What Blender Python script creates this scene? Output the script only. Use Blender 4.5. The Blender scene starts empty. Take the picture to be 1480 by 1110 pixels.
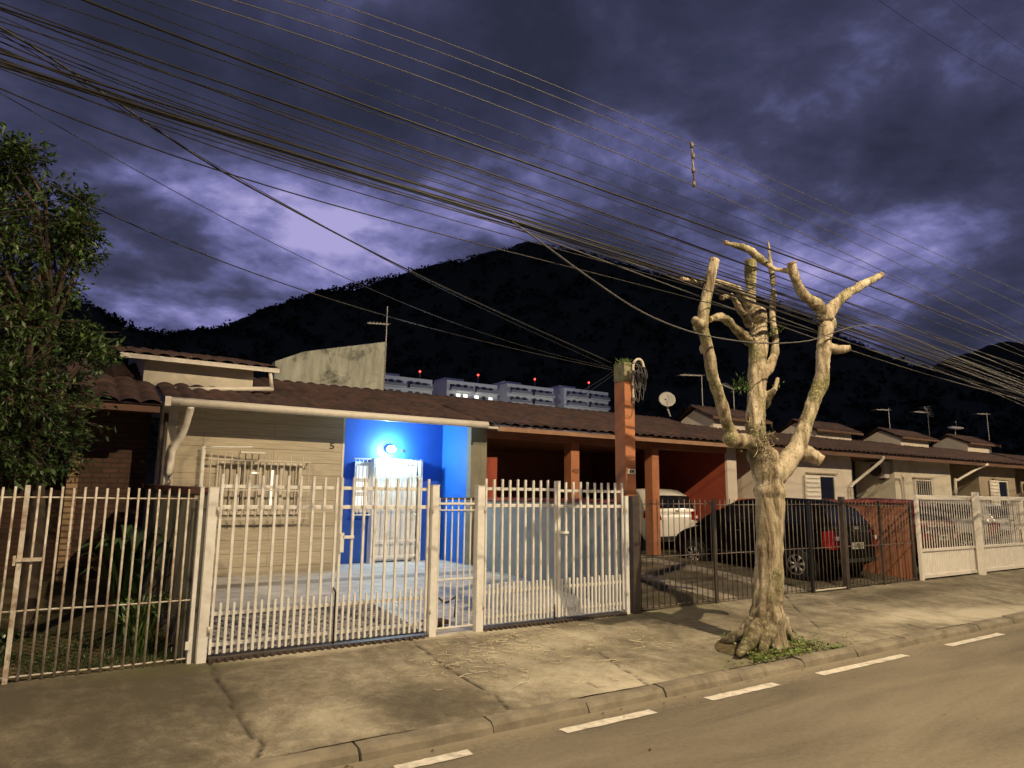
import bpy, math, random
import numpy as np
from mathutils import Vector, Matrix, noise as mnoise

random.seed(7); np.random.seed(7)
R = math.radians
sc = bpy.context.scene
col = sc.collection

# ------------------------------------------------------------------ camera
FPX = 1000.0; W0, H0 = 1480, 1110; CZ = 1.75
pitch, yaw, roll = R(9.2), R(33.5), R(0.6)
FW = Vector((math.sin(yaw)*math.cos(pitch), math.cos(yaw)*math.cos(pitch), math.sin(pitch)))
_r0 = Vector((math.cos(yaw), -math.sin(yaw), 0)); _u0 = _r0.cross(FW)
RT = math.cos(roll)*_r0 + math.sin(roll)*_u0
UP = math.cos(roll)*_u0 - math.sin(roll)*_r0
CAM = Vector((0, 0, CZ))
cd = bpy.data.cameras.new('camera'); cam = bpy.data.objects.new('camera', cd); col.objects.link(cam)
cd.sensor_width = 36; cd.sensor_fit = 'HORIZONTAL'; cd.lens = 36*FPX/W0; cd.clip_end = 4000; cd.clip_start = .05
m = Matrix((RT, UP, -FW)).transposed().to_4x4(); m.translation = CAM
cam.matrix_world = m
sc.camera = cam

def ray(px, py):
    px, py = float(px), float(py)
    return FW + (px-W0/2)/FPX*RT - (py-H0/2)/FPX*UP
def at(px, py, Y):            # the point of the vertical plane at depth Y seen at a pixel of the photo
    d = ray(px, py); return CAM + d*(Y/d.y)
def atz(px, py, z):
    d = ray(px, py); return CAM + d*((z-CZ)/d.z)
def atx(px, py, X):
    d = ray(px, py); return CAM + d*(X/d.x)

# ------------------------------------------------------------------ view and world
sc.view_settings.view_transform = 'Standard'; sc.view_settings.look = 'None'
sc.view_settings.exposure = .15; sc.view_settings.gamma = 1; sc.view_settings.use_curve_mapping = False
LAMP_COL = (1.0, .775, .49)
LAMP1_E, LAMP2_E, LAMP3_E, PORCH_E = 7900, 4300, 9500, 100
w = bpy.data.worlds.new('World'); sc.world = w; w.use_nodes = True
nt = w.node_tree; N = nt.nodes; L = nt.links
N.clear()
def nn(t, **k):
    n = N.new(t)
    for a, b in k.items(): setattr(n, a, b)
    return n
out = nn('ShaderNodeOutputWorld'); bg = nn('ShaderNodeBackground'); L.new(bg.outputs[0], out.inputs[0])
tc = nn('ShaderNodeTexCoord'); sep = nn('ShaderNodeSeparateXYZ'); L.new(tc.outputs['Generated'], sep.inputs[0])
def mth(op, a, b=None, c=None, tree=None):
    n = (tree or nt).nodes.new('ShaderNodeMath'); n.operation = op
    for i, v in enumerate((a, b, c)):
        if v is None: continue
        if isinstance(v, (int, float)): n.inputs[i].default_value = v
        else: (tree or nt).links.new(v, n.inputs[i])
    return n.outputs[0]
zz = mth('ADD', mth('MAXIMUM', sep.outputs[2], 0.0), .22)
cx = mth('DIVIDE', sep.outputs[0], zz); cy = mth('DIVIDE', sep.outputs[1], zz)
cmb = nn('ShaderNodeCombineXYZ'); L.new(cx, cmb.inputs[0]); L.new(cy, cmb.inputs[1])
def noisew(scale, detail, rough, dist, off):
    n = nn('ShaderNodeTexNoise'); n.inputs['Scale'].default_value = scale; n.inputs['Detail'].default_value = detail
    n.inputs['Roughness'].default_value = rough; n.inputs['Distortion'].default_value = dist
    mp = nn('ShaderNodeMapping'); mp.inputs['Location'].default_value = off
    L.new(cmb.outputs[0], mp.inputs[0]); L.new(mp.outputs[0], n.inputs[0]); return n.outputs[0]
n1 = noisew(2.0, 10, .56, .2, (3.1, 1.7, 0)); n2 = noisew(.55, 4, .5, .2, (7.3, 4.1, 0)); n3 = noisew(5.5, 7, .6, .3, (1.2, 9.1, 0))
def lobe(px, py, k, amp):      # a thin place in the cloud deck, in a direction of the sky
    d = ray(px, py).normalized()
    dp = nn('ShaderNodeVectorMath', operation='DOT_PRODUCT'); L.new(tc.outputs['Generated'], dp.inputs[0]); dp.inputs[1].default_value = d
    return mth('MULTIPLY', mth('POWER', mth('MAXIMUM', dp.outputs['Value'], 0.0), k), amp)
lobes = [(400, 440, 50, .21), (640, 330, 160, .17), (270, 225, 260, .20), (320, 450, 260, .17), (440, 290, 300, .10), (170, 210, 200, .08), (880, 240, 260, .14), (1160, 360, 200, .14), (1060, 60, 120, .05), (1400, 330, 90, .08), (60, 300, 150, .12)]
s = None
for l in lobes:
    o = lobe(*l); s = o if s is None else mth('ADD', s, o)
val = mth('ADD', mth('MULTIPLY', n1, 1.55), mth('MULTIPLY', n2, .42)); val = mth('ADD', val, mth('MULTIPLY', n3, .46)); val = mth('ADD', mth('SUBTRACT', val, .655), mth('MULTIPLY', s, .80))
rmp = nn('ShaderNodeValToRGB'); L.new(val, rmp.inputs[0])
els = [(.36, (.021, .024, .045)), (.54, (.032, .035, .072)), (.66, (.048, .050, .104)), (.76, (.088, .092, .21)), (.88, (.19, .185, .41)), (1.0, (.36, .33, .60))]
cr = rmp.color_ramp
while len(cr.elements) < len(els): cr.elements.new(.5)
for e, (p, c) in zip(cr.elements, els): e.position = p; e.color = (*c, 1)
sky = nn('ShaderNodeTexSky'); sky.sky_type = 'NISHITA'; sky.sun_disc = False
sky.sun_elevation = R(-4.5); sky.sun_rotation = R(15)
mx = nn('ShaderNodeMix', data_type='RGBA', blend_type='ADD'); mx.inputs['Factor'].default_value = .05
L.new(rmp.outputs[0], mx.inputs['A']); L.new(sky.outputs[0], mx.inputs['B'])
L.new(mx.outputs['Result'], bg.inputs[0]); bg.inputs[1].default_value = 1.0

# ------------------------------------------------------------------ materials
def new_mat(name):
    m = bpy.data.materials.new(name); m.use_nodes = True
    return m, m.node_tree, m.node_tree.nodes['Principled BSDF']
def ramp(t, fac, stops):
    n = t.nodes.new('ShaderNodeValToRGB'); t.links.new(fac, n.inputs[0]); r = n.color_ramp
    while len(r.elements) < len(stops): r.elements.new(.5)
    for e, (p, c) in zip(r.elements, stops):
        e.position = p; e.color = (*c, 1) if len(c) == 3 else c
    return n.outputs[0]
def tnoise(t, vec, scale, detail=6, rough=.6, dist=0.0):
    n = t.nodes.new('ShaderNodeTexNoise'); t.links.new(vec, n.inputs[0])
    n.inputs['Scale'].default_value = scale; n.inputs['Detail'].default_value = detail
    n.inputs['Roughness'].default_value = rough; n.inputs['Distortion'].default_value = dist
    return n.outputs[0]
def pos(t, scale=(1, 1, 1)):
    c = t.nodes.new('ShaderNodeNewGeometry'); mp = t.nodes.new('ShaderNodeMapping'); mp.inputs['Scale'].default_value = scale
    t.links.new(c.outputs['Position'], mp.inputs[0]); return mp.outputs[0]
def mixc(t, f, a, b, blend='MIX'):
    n = t.nodes.new('ShaderNodeMix'); n.data_type = 'RGBA'; n.blend_type = blend
    for k, v in (('Factor', f), ('A', a), ('B', b)):
        if isinstance(v, (int, float)): n.inputs[k].default_value = v
        elif isinstance(v, tuple): n.inputs[k].default_value = (*v, 1)
        else: t.links.new(v, n.inputs[k])
    return n.outputs['Result']
def bump(t, b, h, strength=.3, dist=.01):
    n = t.nodes.new('ShaderNodeBump'); n.inputs['Strength'].default_value = strength; n.inputs['Distance'].default_value = dist
    t.links.new(h, n.inputs['Height']); t.links.new(n.outputs[0], b.inputs['Normal'])
def pm(name, c1, c2=None, scale=6, rough=.7, bmp=.2, bdist=.006, metal=0.0, stain=None, sscale=1.2, samt=.6, stretch=(1, 1, 1), spec=.4, coat=0.0):
    m, t, b = new_mat(name); c2 = c2 or tuple(x*.78 for x in c1)
    v = pos(t, stretch); f = tnoise(t, v, scale, 7, .62)
    c = ramp(t, f, [(.34, c2), (.66, c1)])
    if stain:
        g = tnoise(t, pos(t), sscale, 8, .68, .6); gm = ramp(t, g, [(.52, (0, 0, 0)), (.68, (samt,)*3)])
        c = mixc(t, gm, c, stain)
    t.links.new(c, b.inputs['Base Color']); b.inputs['Roughness'].default_value = rough; b.inputs['Metallic'].default_value = metal
    b.inputs['Specular IOR Level'].default_value = spec; b.inputs['Coat Weight'].default_value = coat
    if bmp: bump(t, b, tnoise(t, v, scale*5, 6, .7), bmp, bdist)
    return m
def emis(name, c, s):
    m, t, b = new_mat(name); b.inputs['Base Color'].default_value = (*c, 1); b.inputs['Emission Color'].default_value = (*c, 1); b.inputs['Emission Strength'].default_value = s
    return m
def wallvec(t):     # (x+y, z) so that one pattern runs on walls of either direction
    c = t.nodes.new('ShaderNodeNewGeometry'); s = t.nodes.new('ShaderNodeSeparateXYZ'); t.links.new(c.outputs['Position'], s.inputs[0])
    k = t.nodes.new('ShaderNodeCombineXYZ'); t.links.new(mth('ADD', s.outputs[0], s.outputs[1], tree=t), k.inputs[0]); t.links.new(s.outputs[2], k.inputs[1])
    return k.outputs[0]
def brickmat(name, c1, c2, mortar, bw=.22, rh=.075, ms=.012, rough=.85, offs=.5, streak=None, bstr=.5, dirt=None):
    m, t, b = new_mat(name); v = wallvec(t); n = t.nodes.new('ShaderNodeTexBrick'); t.links.new(v, n.inputs['Vector'])
    n.inputs['Color1'].default_value = (*c1, 1); n.inputs['Color2'].default_value = (*c2, 1); n.inputs['Mortar'].default_value = (*mortar, 1)
    n.inputs['Scale'].default_value = 1; n.inputs['Brick Width'].default_value = bw; n.inputs['Row Height'].default_value = rh
    n.inputs['Mortar Size'].default_value = ms; n.offset = offs
    f = tnoise(t, pos(t, streak or (1, 1, 1)), 5, 8, .7, .2)
    c = mixc(t, .85, n.outputs['Color'], ramp(t, f, [(.3, (.62, .60, .55)), (.72, (1.12, 1.1, 1.08))]), 'MULTIPLY')
    if dirt:
        c = mixc(t, ramp(t, tnoise(t, pos(t, (1, 1, .4)), 1.3, 8, .7, .5), [(.5, (0, 0, 0)), (.66, (.7,)*3)]), c, dirt)
    t.links.new(c, b.inputs['Base Color']); b.inputs['Roughness'].default_value = rough
    h = mth('SUBTRACT', mth('MULTIPLY', tnoise(t, pos(t, streak or (1, 1, 1)), 14, 6, .7), .5, tree=t), n.outputs['Fac'], tree=t)
    bump(t, b, h, bstr, .012); return m

M = {}
def asphaltmat():
    m, t, b = new_mat('worn_asphalt'); v = pos(t)
    big = tnoise(t, pos(t, (.35, 1.6, 1)), .9, 7, .62, .5); fine = tnoise(t, v, 140, 3, .75); mid = tnoise(t, v, 22, 6, .7)
    s_ = mth('ADD', mth('MULTIPLY', big, .5, tree=t), mth('ADD', mth('MULTIPLY', fine, .32, tree=t), mth('MULTIPLY', mid, .2, tree=t), tree=t), tree=t)
    c = ramp(t, s_, [(.38, (.085, .074, .055)), (.48, (.135, .117, .086)), (.56, (.175, .153, .112)), (.68, (.25, .22, .165))])
    sp = t.nodes.new('ShaderNodeSeparateXYZ'); t.links.new(v, sp.inputs[0])
    mr = t.nodes.new('ShaderNodeMapRange'); t.links.new(mth('ADD', sp.outputs[1], mth('MULTIPLY', mth('SUBTRACT', mid, .5, tree=t), .5, tree=t), tree=t), mr.inputs[0])
    mr.inputs[1].default_value = 4.36; mr.inputs[2].default_value = 4.62; mr.inputs[3].default_value = 0; mr.inputs[4].default_value = .65
    c = mixc(t, mr.outputs[0], c, (.27, .235, .165))      # washed sand lying in the gutter
    t.links.new(c, b.inputs['Base Color']); b.inputs['Roughness'].default_value = .93; b.inputs['Specular IOR Level'].default_value = .25
    bump(t, b, mth('ADD', fine, mid, tree=t), .6, .006); return m
M['asphalt'] = asphaltmat()
M['paint'] = pm('road_paint', (.66, .62, .54), (.46, .43, .36), 14, .75, .3, .002, stain=(.22, .19, .14), sscale=9, samt=.8)
M['kerb'] = pm('kerb_stone', (.25, .22, .16), (.14, .122, .088), 4, .9, .5, .006, stain=(.10, .085, .06), sscale=2.2)
M['cream_metal'] = pm('cream_painted_steel', (.78, .77, .73), (.65, .64, .59), 9, .5, .12, .002, stain=(.36, .29, .20), sscale=4.5, samt=.35)
M['white_metal'] = pm('white_painted_steel', (.80, .77, .69), (.70, .67, .59), 7, .45, .1, .002)
M['pole_rust'] = pm('old_white_paint_rust', (.62, .60, .53), (.42, .35, .26), 11, .6, .2, .002, stain=(.16, .07, .035), sscale=5, samt=.9)
M['dark_metal'] = pm('dark_brown_steel', (.075, .058, .048), (.045, .034, .028), 9, .5, .1, .002)
M['black_metal'] = pm('black_steel', (.02, .018, .017), (.012, .011, .01), 9, .4, .1, .002)
M['thin_metal'] = pm('worn_grey_brown_steel', (.17, .145, .12), (.10, .08, .065), 12, .5, .1, .002)
M['orange'] = pm('orange_wall_paint', (.46, .185, .085), (.36, .14, .065), 4, .8, .3, .004, stain=(.22, .11, .07), sscale=2.2, samt=.5)
M['red'] = pm('red_wall_paint', (.34, .072, .038), (.28, .058, .03), 3, .8, .3, .004, stain=(.20, .04, .025), sscale=1.6, samt=.4)
M['rust_wall'] = pm('rust_orange_boards', (.42, .17, .085), (.27, .105, .055), 3, .85, .5, .01, stain=(.15, .07, .045), sscale=1.8, samt=.6, stretch=(3, 3, .5))
M['dark_inside'] = pm('dark_brown_inner_wall', (.34, .15, .09), (.26, .115, .07), 3, .85, .2, .004)
M['blue'] = pm('lit_blue_wall_paint', (.018, .15, .60), (.015, .13, .54), 2.5, .55, .25, .004)  # porch end wall: lamp-lit brightness put into the blue
M['blue_shaded'] = pm('shaded_blue_wall_paint', (.014, .085, .42), (.012, .075, .37), 2.5, .55, .25, .004)  # same porch blue, with shade put into a deeper colour
M['grey_wall'] = pm('grey_wall_paint', (.34, .36, .35), (.27, .285, .28), 2, .8, .4, .005, stain=(.16, .165, .155), sscale=1.1, samt=.45, stretch=(1, 1, .4))
M['old_wall'] = pm('stained_old_plaster', (.27, .26, .20), (.16, .15, .11), 2.4, .9, .5, .008, stain=(.04, .038, .032), sscale=1.5, samt=.85, stretch=(3, 3, .35))
M['plaster'] = pm('beige_plaster', (.68, .62, .52), (.60, .54, .45), 2.6, .85, .3, .004, stain=(.40, .36, .28), sscale=1.1, samt=.4)
M['plaster2'] = pm('pale_plaster', (.60, .56, .46), (.52, .48, .39), 2.6, .85, .3, .004, stain=(.28, .25, .19), sscale=1.1, samt=.5)
M['plaster3'] = pm('brown_beige_plaster', (.36, .30, .22), (.29, .24, .17), 2.6, .85, .3, .004, stain=(.2, .17, .12), sscale=1.3, samt=.6)
M['white'] = pm('white_gutter_paint', (.74, .70, .61), (.64, .60, .51), 5, .5, .1, .002, stain=(.42, .36, .27), sscale=2.5, samt=.35)
M['soffit'] = pm('brown_wood_soffit', (.16, .085, .055), (.10, .055, .038), 5, .8, .3, .004, stretch=(.4, 4, 4))
M['tile'] = pm('clay_roof_tile', (.085, .046, .039), (.040, .026, .025), 3.5, .85, .5, .008, stain=(.028, .024, .024), sscale=1.4, samt=.7)
M['tile_red'] = pm('red_coping_tile', (.36, .085, .045), (.20, .055, .035), 5, .8, .4, .006, stain=(.08, .05, .04), sscale=4)
M['stone'] = brickmat('beige_stone_cladding', (.52, .47, .365), (.45, .40, .305), (.31, .27, .20), 2.9, .205, .004, .75, .37, streak=(.45, .45, 9), bstr=.9)
M['brick'] = brickmat('shaded_brown_brick', (.115, .06, .04), (.085, .045, .03), (.06, .038, .028), streak=(1, 1, 1), dirt=(.05, .03, .02))  # brown brick with tree and recess shade put into its colour
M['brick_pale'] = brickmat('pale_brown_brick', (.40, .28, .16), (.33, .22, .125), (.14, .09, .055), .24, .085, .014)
M['tallwall'] = pm('mouldy_cement_render', (.56, .57, .47), (.30, .31, .25), 2.2, .9, .4, .01, stain=(.06, .065, .05), sscale=1.9, samt=.9, stretch=(2.5, 1, .5))
M['bark'] = None
M['wire'] = pm('black_cable_sheath', (.014, .013, .012), (.010, .009, .009), 5, .5, 0)
M['wire_grey'] = pm('aluminium_wire', (.085, .082, .08), (.065, .062, .06), 5, .6, 0)
M['glass'] = pm('dark_glass', (.012, .013, .016), (.008, .009, .011), 3, .08, 0, spec=.6)
M['carblack'] = pm('black_car_paint', (.004, .004, .004), (.003, .003, .003), 3, .55, 0, spec=.05)
M['carwhite'] = pm('white_car_paint', (.74, .72, .66), (.70, .68, .62), 2, .3, 0, coat=.4)
M['carred'] = pm('dark_red_car_paint', (.11, .014, .014), (.09, .012, .012), 2, .3, 0, coat=.4)
M['carsilver'] = pm('silver_car_paint', (.50, .49, .45), (.46, .45, .41), 2, .35, 0, metal=.3, coat=.3)
M['tyre'] = pm('tyre_rubber', (.018, .018, .018), (.012, .012, .012), 10, .85, .2, .003)
M['rim'] = pm('alloy_rim', (.52, .50, .47), (.42, .40, .38), 8, .35, 0, metal=.6)
M['lamp_red'] = pm('red_tail_lens', (.30, .006, .005), (.12, .004, .004), 22, .15, .1, .002, coat=.7)
M['lamp_clear'] = pm('clear_tail_lens', (.75, .68, .62), (.6, .55, .5), 20, .15, 0)
M['platem'] = pm('number_plate', (.42, .41, .35), (.36, .35, .3), 10, .5, 0)
M['black_text'] = pm('black_lettering', (.015, .013, .012), (.012, .01, .01), 10, .6, 0)
M['brown_text'] = pm('dark_brown_lettering', (.06, .035, .02), (.05, .03, .018), 10, .6, 0)
M['apt'] = pm('white_apartment_render', (.82, .82, .84), (.74, .74, .76), .3, .8, 0)
M['apt_win'] = pm('dark_apartment_window', (.16, .16, .18), (.10, .10, .12), .5, .3, 0)
M['apt_rail'] = pm('grey_balcony_rail', (.36, .36, .39), (.3, .3, .33), .5, .5, 0)
M['lit'] = emis('lit_window', (.92, .96, .82), 1.6)
M['litwarm'] = emis('lit_window_slit', (1.0, .93, .74), .75)
M['beacon'] = emis('red_beacon_lens', (1.0, .05, .04), 5)
M['globe'] = emis('porch_lamp_globe', (.62, .90, 1.0), 9)
M['streetlens'] = emis('street_lamp_lens', LAMP_COL, 20)
M['tilefloor'] = brickmat('pale_yard_tiles', (.62, .62, .62), (.54, .54, .54), (.34, .33, .31), .45, .45, .008, .5)
M['dish'] = pm('grey_dish_paint', (.58, .56, .50), (.50, .48, .42), 6, .6, 0)
M['ac'] = pm('air_conditioner_casing', (.50, .46, .40), (.44, .40, .35), 6, .6, 0)
M['litter'] = pm('dry_straw', (.60, .54, .40), (.46, .41, .29), 20, .9, 0)
M['fallen'] = pm('fallen_leaf', (.10, .06, .03), (.05, .03, .02), 20, .9, 0)
M['hole'] = pm('wheel_arch_lining', (.006, .006, .006), (.004, .004, .004), 10, .9, 0)

def leafmat(name, c1, c2, c3=None, rough=.45):
    m, t, b = new_mat(name)
    f = tnoise(t, pos(t), 3.2, 3, .5); g = tnoise(t, pos(t), 55, 2, .5)
    c = ramp(t, mth('ADD', mth('MULTIPLY', f, .5, tree=t), mth('MULTIPLY', g, .5, tree=t), tree=t), [(.36, c1), (.56, c2), (.7, c3 or c2)])
    t.links.new(c, b.inputs['Base Color']); b.inputs['Roughness'].default_value = rough; b.inputs['Specular IOR Level'].default_value = .5
    b.inputs['Transmission Weight'].default_value = 0
    return m
M['leaf'] = leafmat('tree_leaf', (.020, .045, .012), (.050, .095, .020), (.11, .15, .035))
M['leaf2'] = leafmat('young_leaf', (.05, .10, .02), (.09, .16, .035), (.16, .22, .06))
M['ivy'] = leafmat('ground_ivy', (.06, .11, .02), (.13, .19, .04), (.30, .30, .10))
M['lily'] = leafmat('broad_garden_leaf', (.022, .05, .016), (.045, .085, .022), (.10, .13, .04), .35)
M['canopy'] = leafmat('forest_canopy', (.010, .016, .008), (.018, .028, .011), (.026, .036, .014), .9)
M['twig'] = pm('dark_tree_bark', (.07, .05, .035), (.04, .03, .022), 8, .9, .4, .008)

def barkmat():
    m, t, b = new_mat('pale_flaking_bark'); v = pos(t, (1, 1, .20)); v1 = pos(t)
    base = ramp(t, tnoise(t, v, 7, 9, .68, .8), [(.36, (.10, .075, .045)), (.45, (.30, .245, .16)), (.54, (.47, .405, .285)), (.70, (.64, .57, .43))])
    flakes = ramp(t, tnoise(t, pos(t, (1, 1, .28)), 30, 6, .65, .5), [(.585, (0, 0, 0)), (.63, (.85,)*3)])
    c = mixc(t, flakes, base, (.13, .09, .05))
    gm = ramp(t, tnoise(t, v1, 2.1, 6, .6, .3), [(.50, (0, 0, 0)), (.62, (.8,)*3)])
    spots = ramp(t, tnoise(t, v1, 38, 4, .65), [(.42, (.055, .060, .025)), (.56, (.20, .20, .08)), (.66, (.42, .40, .20))])
    c = mixc(t, gm, c, spots)
    at_ = t.nodes.new('ShaderNodeAttribute'); at_.attribute_name = 'moss'
    spm = mth('MULTIPLY', at_.outputs['Fac'], ramp(t, tnoise(t, v1, 14, 6, .7, .4), [(.38, (0, 0, 0)), (.56, (1, 1, 1))]), tree=t)
    c = mixc(t, spm, c, (.065, .055, .028))
    t.links.new(c, b.inputs['Base Color']); b.inputs['Roughness'].default_value = .88; b.inputs['Specular IOR Level'].default_value = .2
    h = mth('ADD', tnoise(t, v, 14, 8, .7, .6), mth('MULTIPLY', tnoise(t, v1, 45, 5, .7), .4, tree=t), tree=t)
    bump(t, b, h, 1.0, .035); return m
M['bark'] = barkmat()
M['cut'] = pm('sawn_wood_face', (.46, .36, .22), (.22, .15, .085), 16, .85, .4, .006)

def pavemat():
    m, t, b = new_mat('worn_pavement_concrete'); v = pos(t)
    big = tnoise(t, pos(t, (1, .7, 1)), 1.1, 8, .68, .7); mid = tnoise(t, v, 6, 8, .72, .4); fin = tnoise(t, v, 60, 4, .7)
    s = mth('ADD', mth('MULTIPLY', big, .62, tree=t), mth('MULTIPLY', mid, .42, tree=t), tree=t); s = mth('ADD', s, mth('MULTIPLY', fin, .22, tree=t), tree=t)
    s = mth('SUBTRACT', s, .055, tree=t)
    a = t.nodes.new('ShaderNodeAttribute'); a.attribute_name = 'worn'
    s = mth('ADD', s, mth('MULTIPLY', a.outputs['Fac'], .26, tree=t), tree=t)
    c = ramp(t, s, [(.38, (.085, .074, .052)), (.49, (.135, .118, .083)), (.57, (.20, .176, .126)), (.67, (.31, .28, .205)), (.82, (.46, .42, .32))])
    a2 = t.nodes.new('ShaderNodeAttribute'); a2.attribute_name = 'crack'
    c = mixc(t, a2.outputs['Fac'], c, (.028, .024, .017))
    a3 = t.nodes.new('ShaderNodeAttribute'); a3.attribute_name = 'moss'
    c = mixc(t, mth('MULTIPLY', a3.outputs['Fac'], ramp(t, mid, [(.35, (.15,)*3), (.6, (.75,)*3)]), tree=t), c, (.10, .105, .04))
    t.links.new(c, b.inputs['Base Color']); b.inputs['Roughness'].default_value = .92; b.inputs['Specular IOR Level'].default_value = .25
    bump(t, b, mth('ADD', mid, mth('MULTIPLY', fin, .6, tree=t), tree=t), .5, .012); return m
M['pave'] = pavemat()
def soilmat(name, cs, sc_=5):
    m, t, b = new_mat(name); v = pos(t)
    s = mth('ADD', mth('MULTIPLY', tnoise(t, v, 1.6, 7, .65, .5), .55, tree=t), mth('MULTIPLY', tnoise(t, v, 16, 7, .75), .45, tree=t), tree=t)
    n = len(cs); c = ramp(t, s, [(.36+.28*i/(n-1), k) for i, k in enumerate(cs)])
    t.links.new(c, b.inputs['Base Color']); b.inputs['Roughness'].default_value = .95; b.inputs['Specular IOR Level'].default_value = .2
    bump(t, b, s, .8, .03); return m
M['soil'] = soilmat('yard_soil', [(.030, .026, .012), (.06, .055, .022), (.11, .085, .045), (.17, .13, .07)])
M['yardconc'] = soilmat('dark_yard_concrete', [(.05, .045, .03), (.085, .075, .05), (.13, .112, .08), (.20, .17, .125)])
M['ground'] = soilmat('far_ground', [(.03, .03, .02), (.05, .05, .03), (.07, .065, .045)])

# ------------------------------------------------------------------ mesh builder
class MB:
    def __init__(s): s.v = []; s.f = []; s.sm = []
    def add(s, vs, fs, smooth=False):
        o = len(s.v); s.v += [tuple(p) for p in vs]; s.f += [tuple(i+o for i in f) for f in fs]; s.sm += [smooth]*len(fs); return s
    def box(s, x0, x1, y0, y1, z0, z1):
        return s.add([(x0,y0,z0),(x1,y0,z0),(x1,y1,z0),(x0,y1,z0),(x0,y0,z1),(x1,y0,z1),(x1,y1,z1),(x0,y1,z1)],
                     [(0,3,2,1),(4,5,6,7),(0,1,5,4),(1,2,6,5),(2,3,7,6),(3,0,4,7)])
    def slant(s, x0, x1, y0, y1, z0, z1, z0b, z1b):      # a box whose back (y1) heights differ from its front heights
        return s.add([(x0,y0,z0),(x1,y0,z0),(x1,y1,z0b),(x0,y1,z0b),(x0,y0,z1),(x1,y0,z1),(x1,y1,z1b),(x0,y1,z1b)],
                     [(0,3,2,1),(4,5,6,7),(0,1,5,4),(1,2,6,5),(2,3,7,6),(3,0,4,7)])
    def tube(s, pts, r, n=8, cap=True, smooth=True):
        pts = [Vector(p) for p in pts]; k = len(pts)
        rr = r if isinstance(r, (list, tuple)) else [r]*k
        vs = []; ref = None
        for i, p in enumerate(pts):
            d = (pts[min(i+1, k-1)]-pts[max(i-1, 0)])
            d = d.normalized() if d.length > 1e-9 else Vector((0, 0, 1))
            if ref is None: ref = Vector((0, 0, 1)) if abs(d.z) < .9 else Vector((1, 0, 0))
            a = d.cross(ref).normalized(); b = d.cross(a); ref = b.cross(d)*1.0 if False else ref
            for j in range(n):
                t = 2*math.pi*j/n; vs.append(p+(a*math.cos(t)+b*math.sin(t))*rr[i])
        fs = [(i*n+j, i*n+(j+1) % n, (i+1)*n+(j+1) % n, (i+1)*n+j) for i in range(k-1) for j in range(n)]
        if cap: fs += [tuple(range(n))[::-1], tuple((k-1)*n+j for j in range(n))]
        return s.add(vs, fs, smooth)
    def bar(s, a, b, wx, wy=None):
        return s.tube([a, b], wx/2*1.414, 4, smooth=False)
    def disc(s, c, nrm, r, n=20, depth=.02):
        nrm = Vector(nrm).normalized(); return s.tube([Vector(c), Vector(c)+nrm*depth], r, n, smooth=False)
    def build(s, name, mat, parent=None, origin=None, bevel=0, kind=None, **tags):
        me = bpy.data.meshes.new(name); o_ = Vector(origin) if origin else Vector((0, 0, 0))
        me.from_pydata([(x-o_.x, y-o_.y, z-o_.z) for x, y, z in s.v], [], s.f)
        me.polygons.foreach_set('use_smooth', s.sm); me.update(); me.materials.append(M[mat] if isinstance(mat, str) else mat)
        o = bpy.data.objects.new(name, me); col.objects.link(o); o.location = o_
        if bevel:
            b = o.modifiers.new('bevel', 'BEVEL'); b.width = bevel; b.segments = 2; b.limit_method = 'ANGLE'
        if parent is not None:
            o.parent = parent; o.matrix_parent_inverse = inv_of(parent)
        if kind: o['kind'] = kind
        if tags: tag(o, **tags)
        return o
_inv = {}
def inv_of(p):
    return _inv.get(p.name, Matrix.Identity(4))
def tag(o, label=None, cat=None, group=None, kind=None):
    if label: o['label'] = label
    if cat: o['category'] = cat
    if group: o['group'] = group
    if kind: o['kind'] = kind
    return o
def thing(name, label, cat, loc, group=None, rz=0, local=False):
    o = bpy.data.objects.new(name, None); col.objects.link(o); o.location = loc; o.rotation_euler = (0, 0, rz); o.empty_display_size = .1
    if not local: _inv[o.name] = (Matrix.Translation(loc) @ Matrix.Rotation(rz, 4, 'Z')).inverted()
    return tag(o, label, cat, group)
def cat_rom(pts, k=6):
    P = [Vector(p) for p in pts]; P = [P[0]*2-P[1]] + P + [P[-1]*2-P[-2]]; o = []
    for i in range(1, len(P)-2):
        for j in range(k):
            t = j/k; a, b, c, d = P[i-1:i+3]
            o.append(.5*((2*b)+(c-a)*t+(2*a-5*b+4*c-d)*t*t+(3*b-a-3*c+d)*t**3))
    o.append(P[-2]); return o
def text_mesh(txt, size, depth=.004):
    c = bpy.data.curves.new('txt', 'FONT'); c.body = txt; c.size = size; c.extrude = depth; c.align_x = 'CENTER'; c.align_y = 'CENTER'
    o = bpy.data.objects.new('txt', c); col.objects.link(o); dg = bpy.context.evaluated_depsgraph_get(); dg.update()
    me = bpy.data.meshes.new_from_object(o.evaluated_get(dg)); bpy.data.objects.remove(o); return me
def text(name, txt, size, loc, mat, parent, rz=0, squeeze=1):
    me = text_mesh(txt, size); me.materials.clear(); me.materials.append(M[mat])
    me.transform(Matrix.Translation(loc) @ Matrix.Rotation(rz, 4, 'Z') @ Matrix.Rotation(R(90), 4, 'X') @ Matrix.Diagonal((squeeze, 1, 1, 1)))
    o = bpy.data.objects.new(name, me); col.objects.link(o); o.parent = parent; o.matrix_parent_inverse = inv_of(parent); return o

# ------------------------------------------------------------------ ground, road, pavement
def lerp_tab(v, tab):
    for (a, za), (b, zb) in zip(tab, tab[1:]):
        if v <= b: return za + (zb-za)*max(0, (v-a))/(b-a)
    return tab[-1][1]
def gz(y): return lerp_tab(y, [(4.80, .085), (7.15, .20), (7.3, .215), (10, .42), (11.5, .49), (12.6, .50)])

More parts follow.
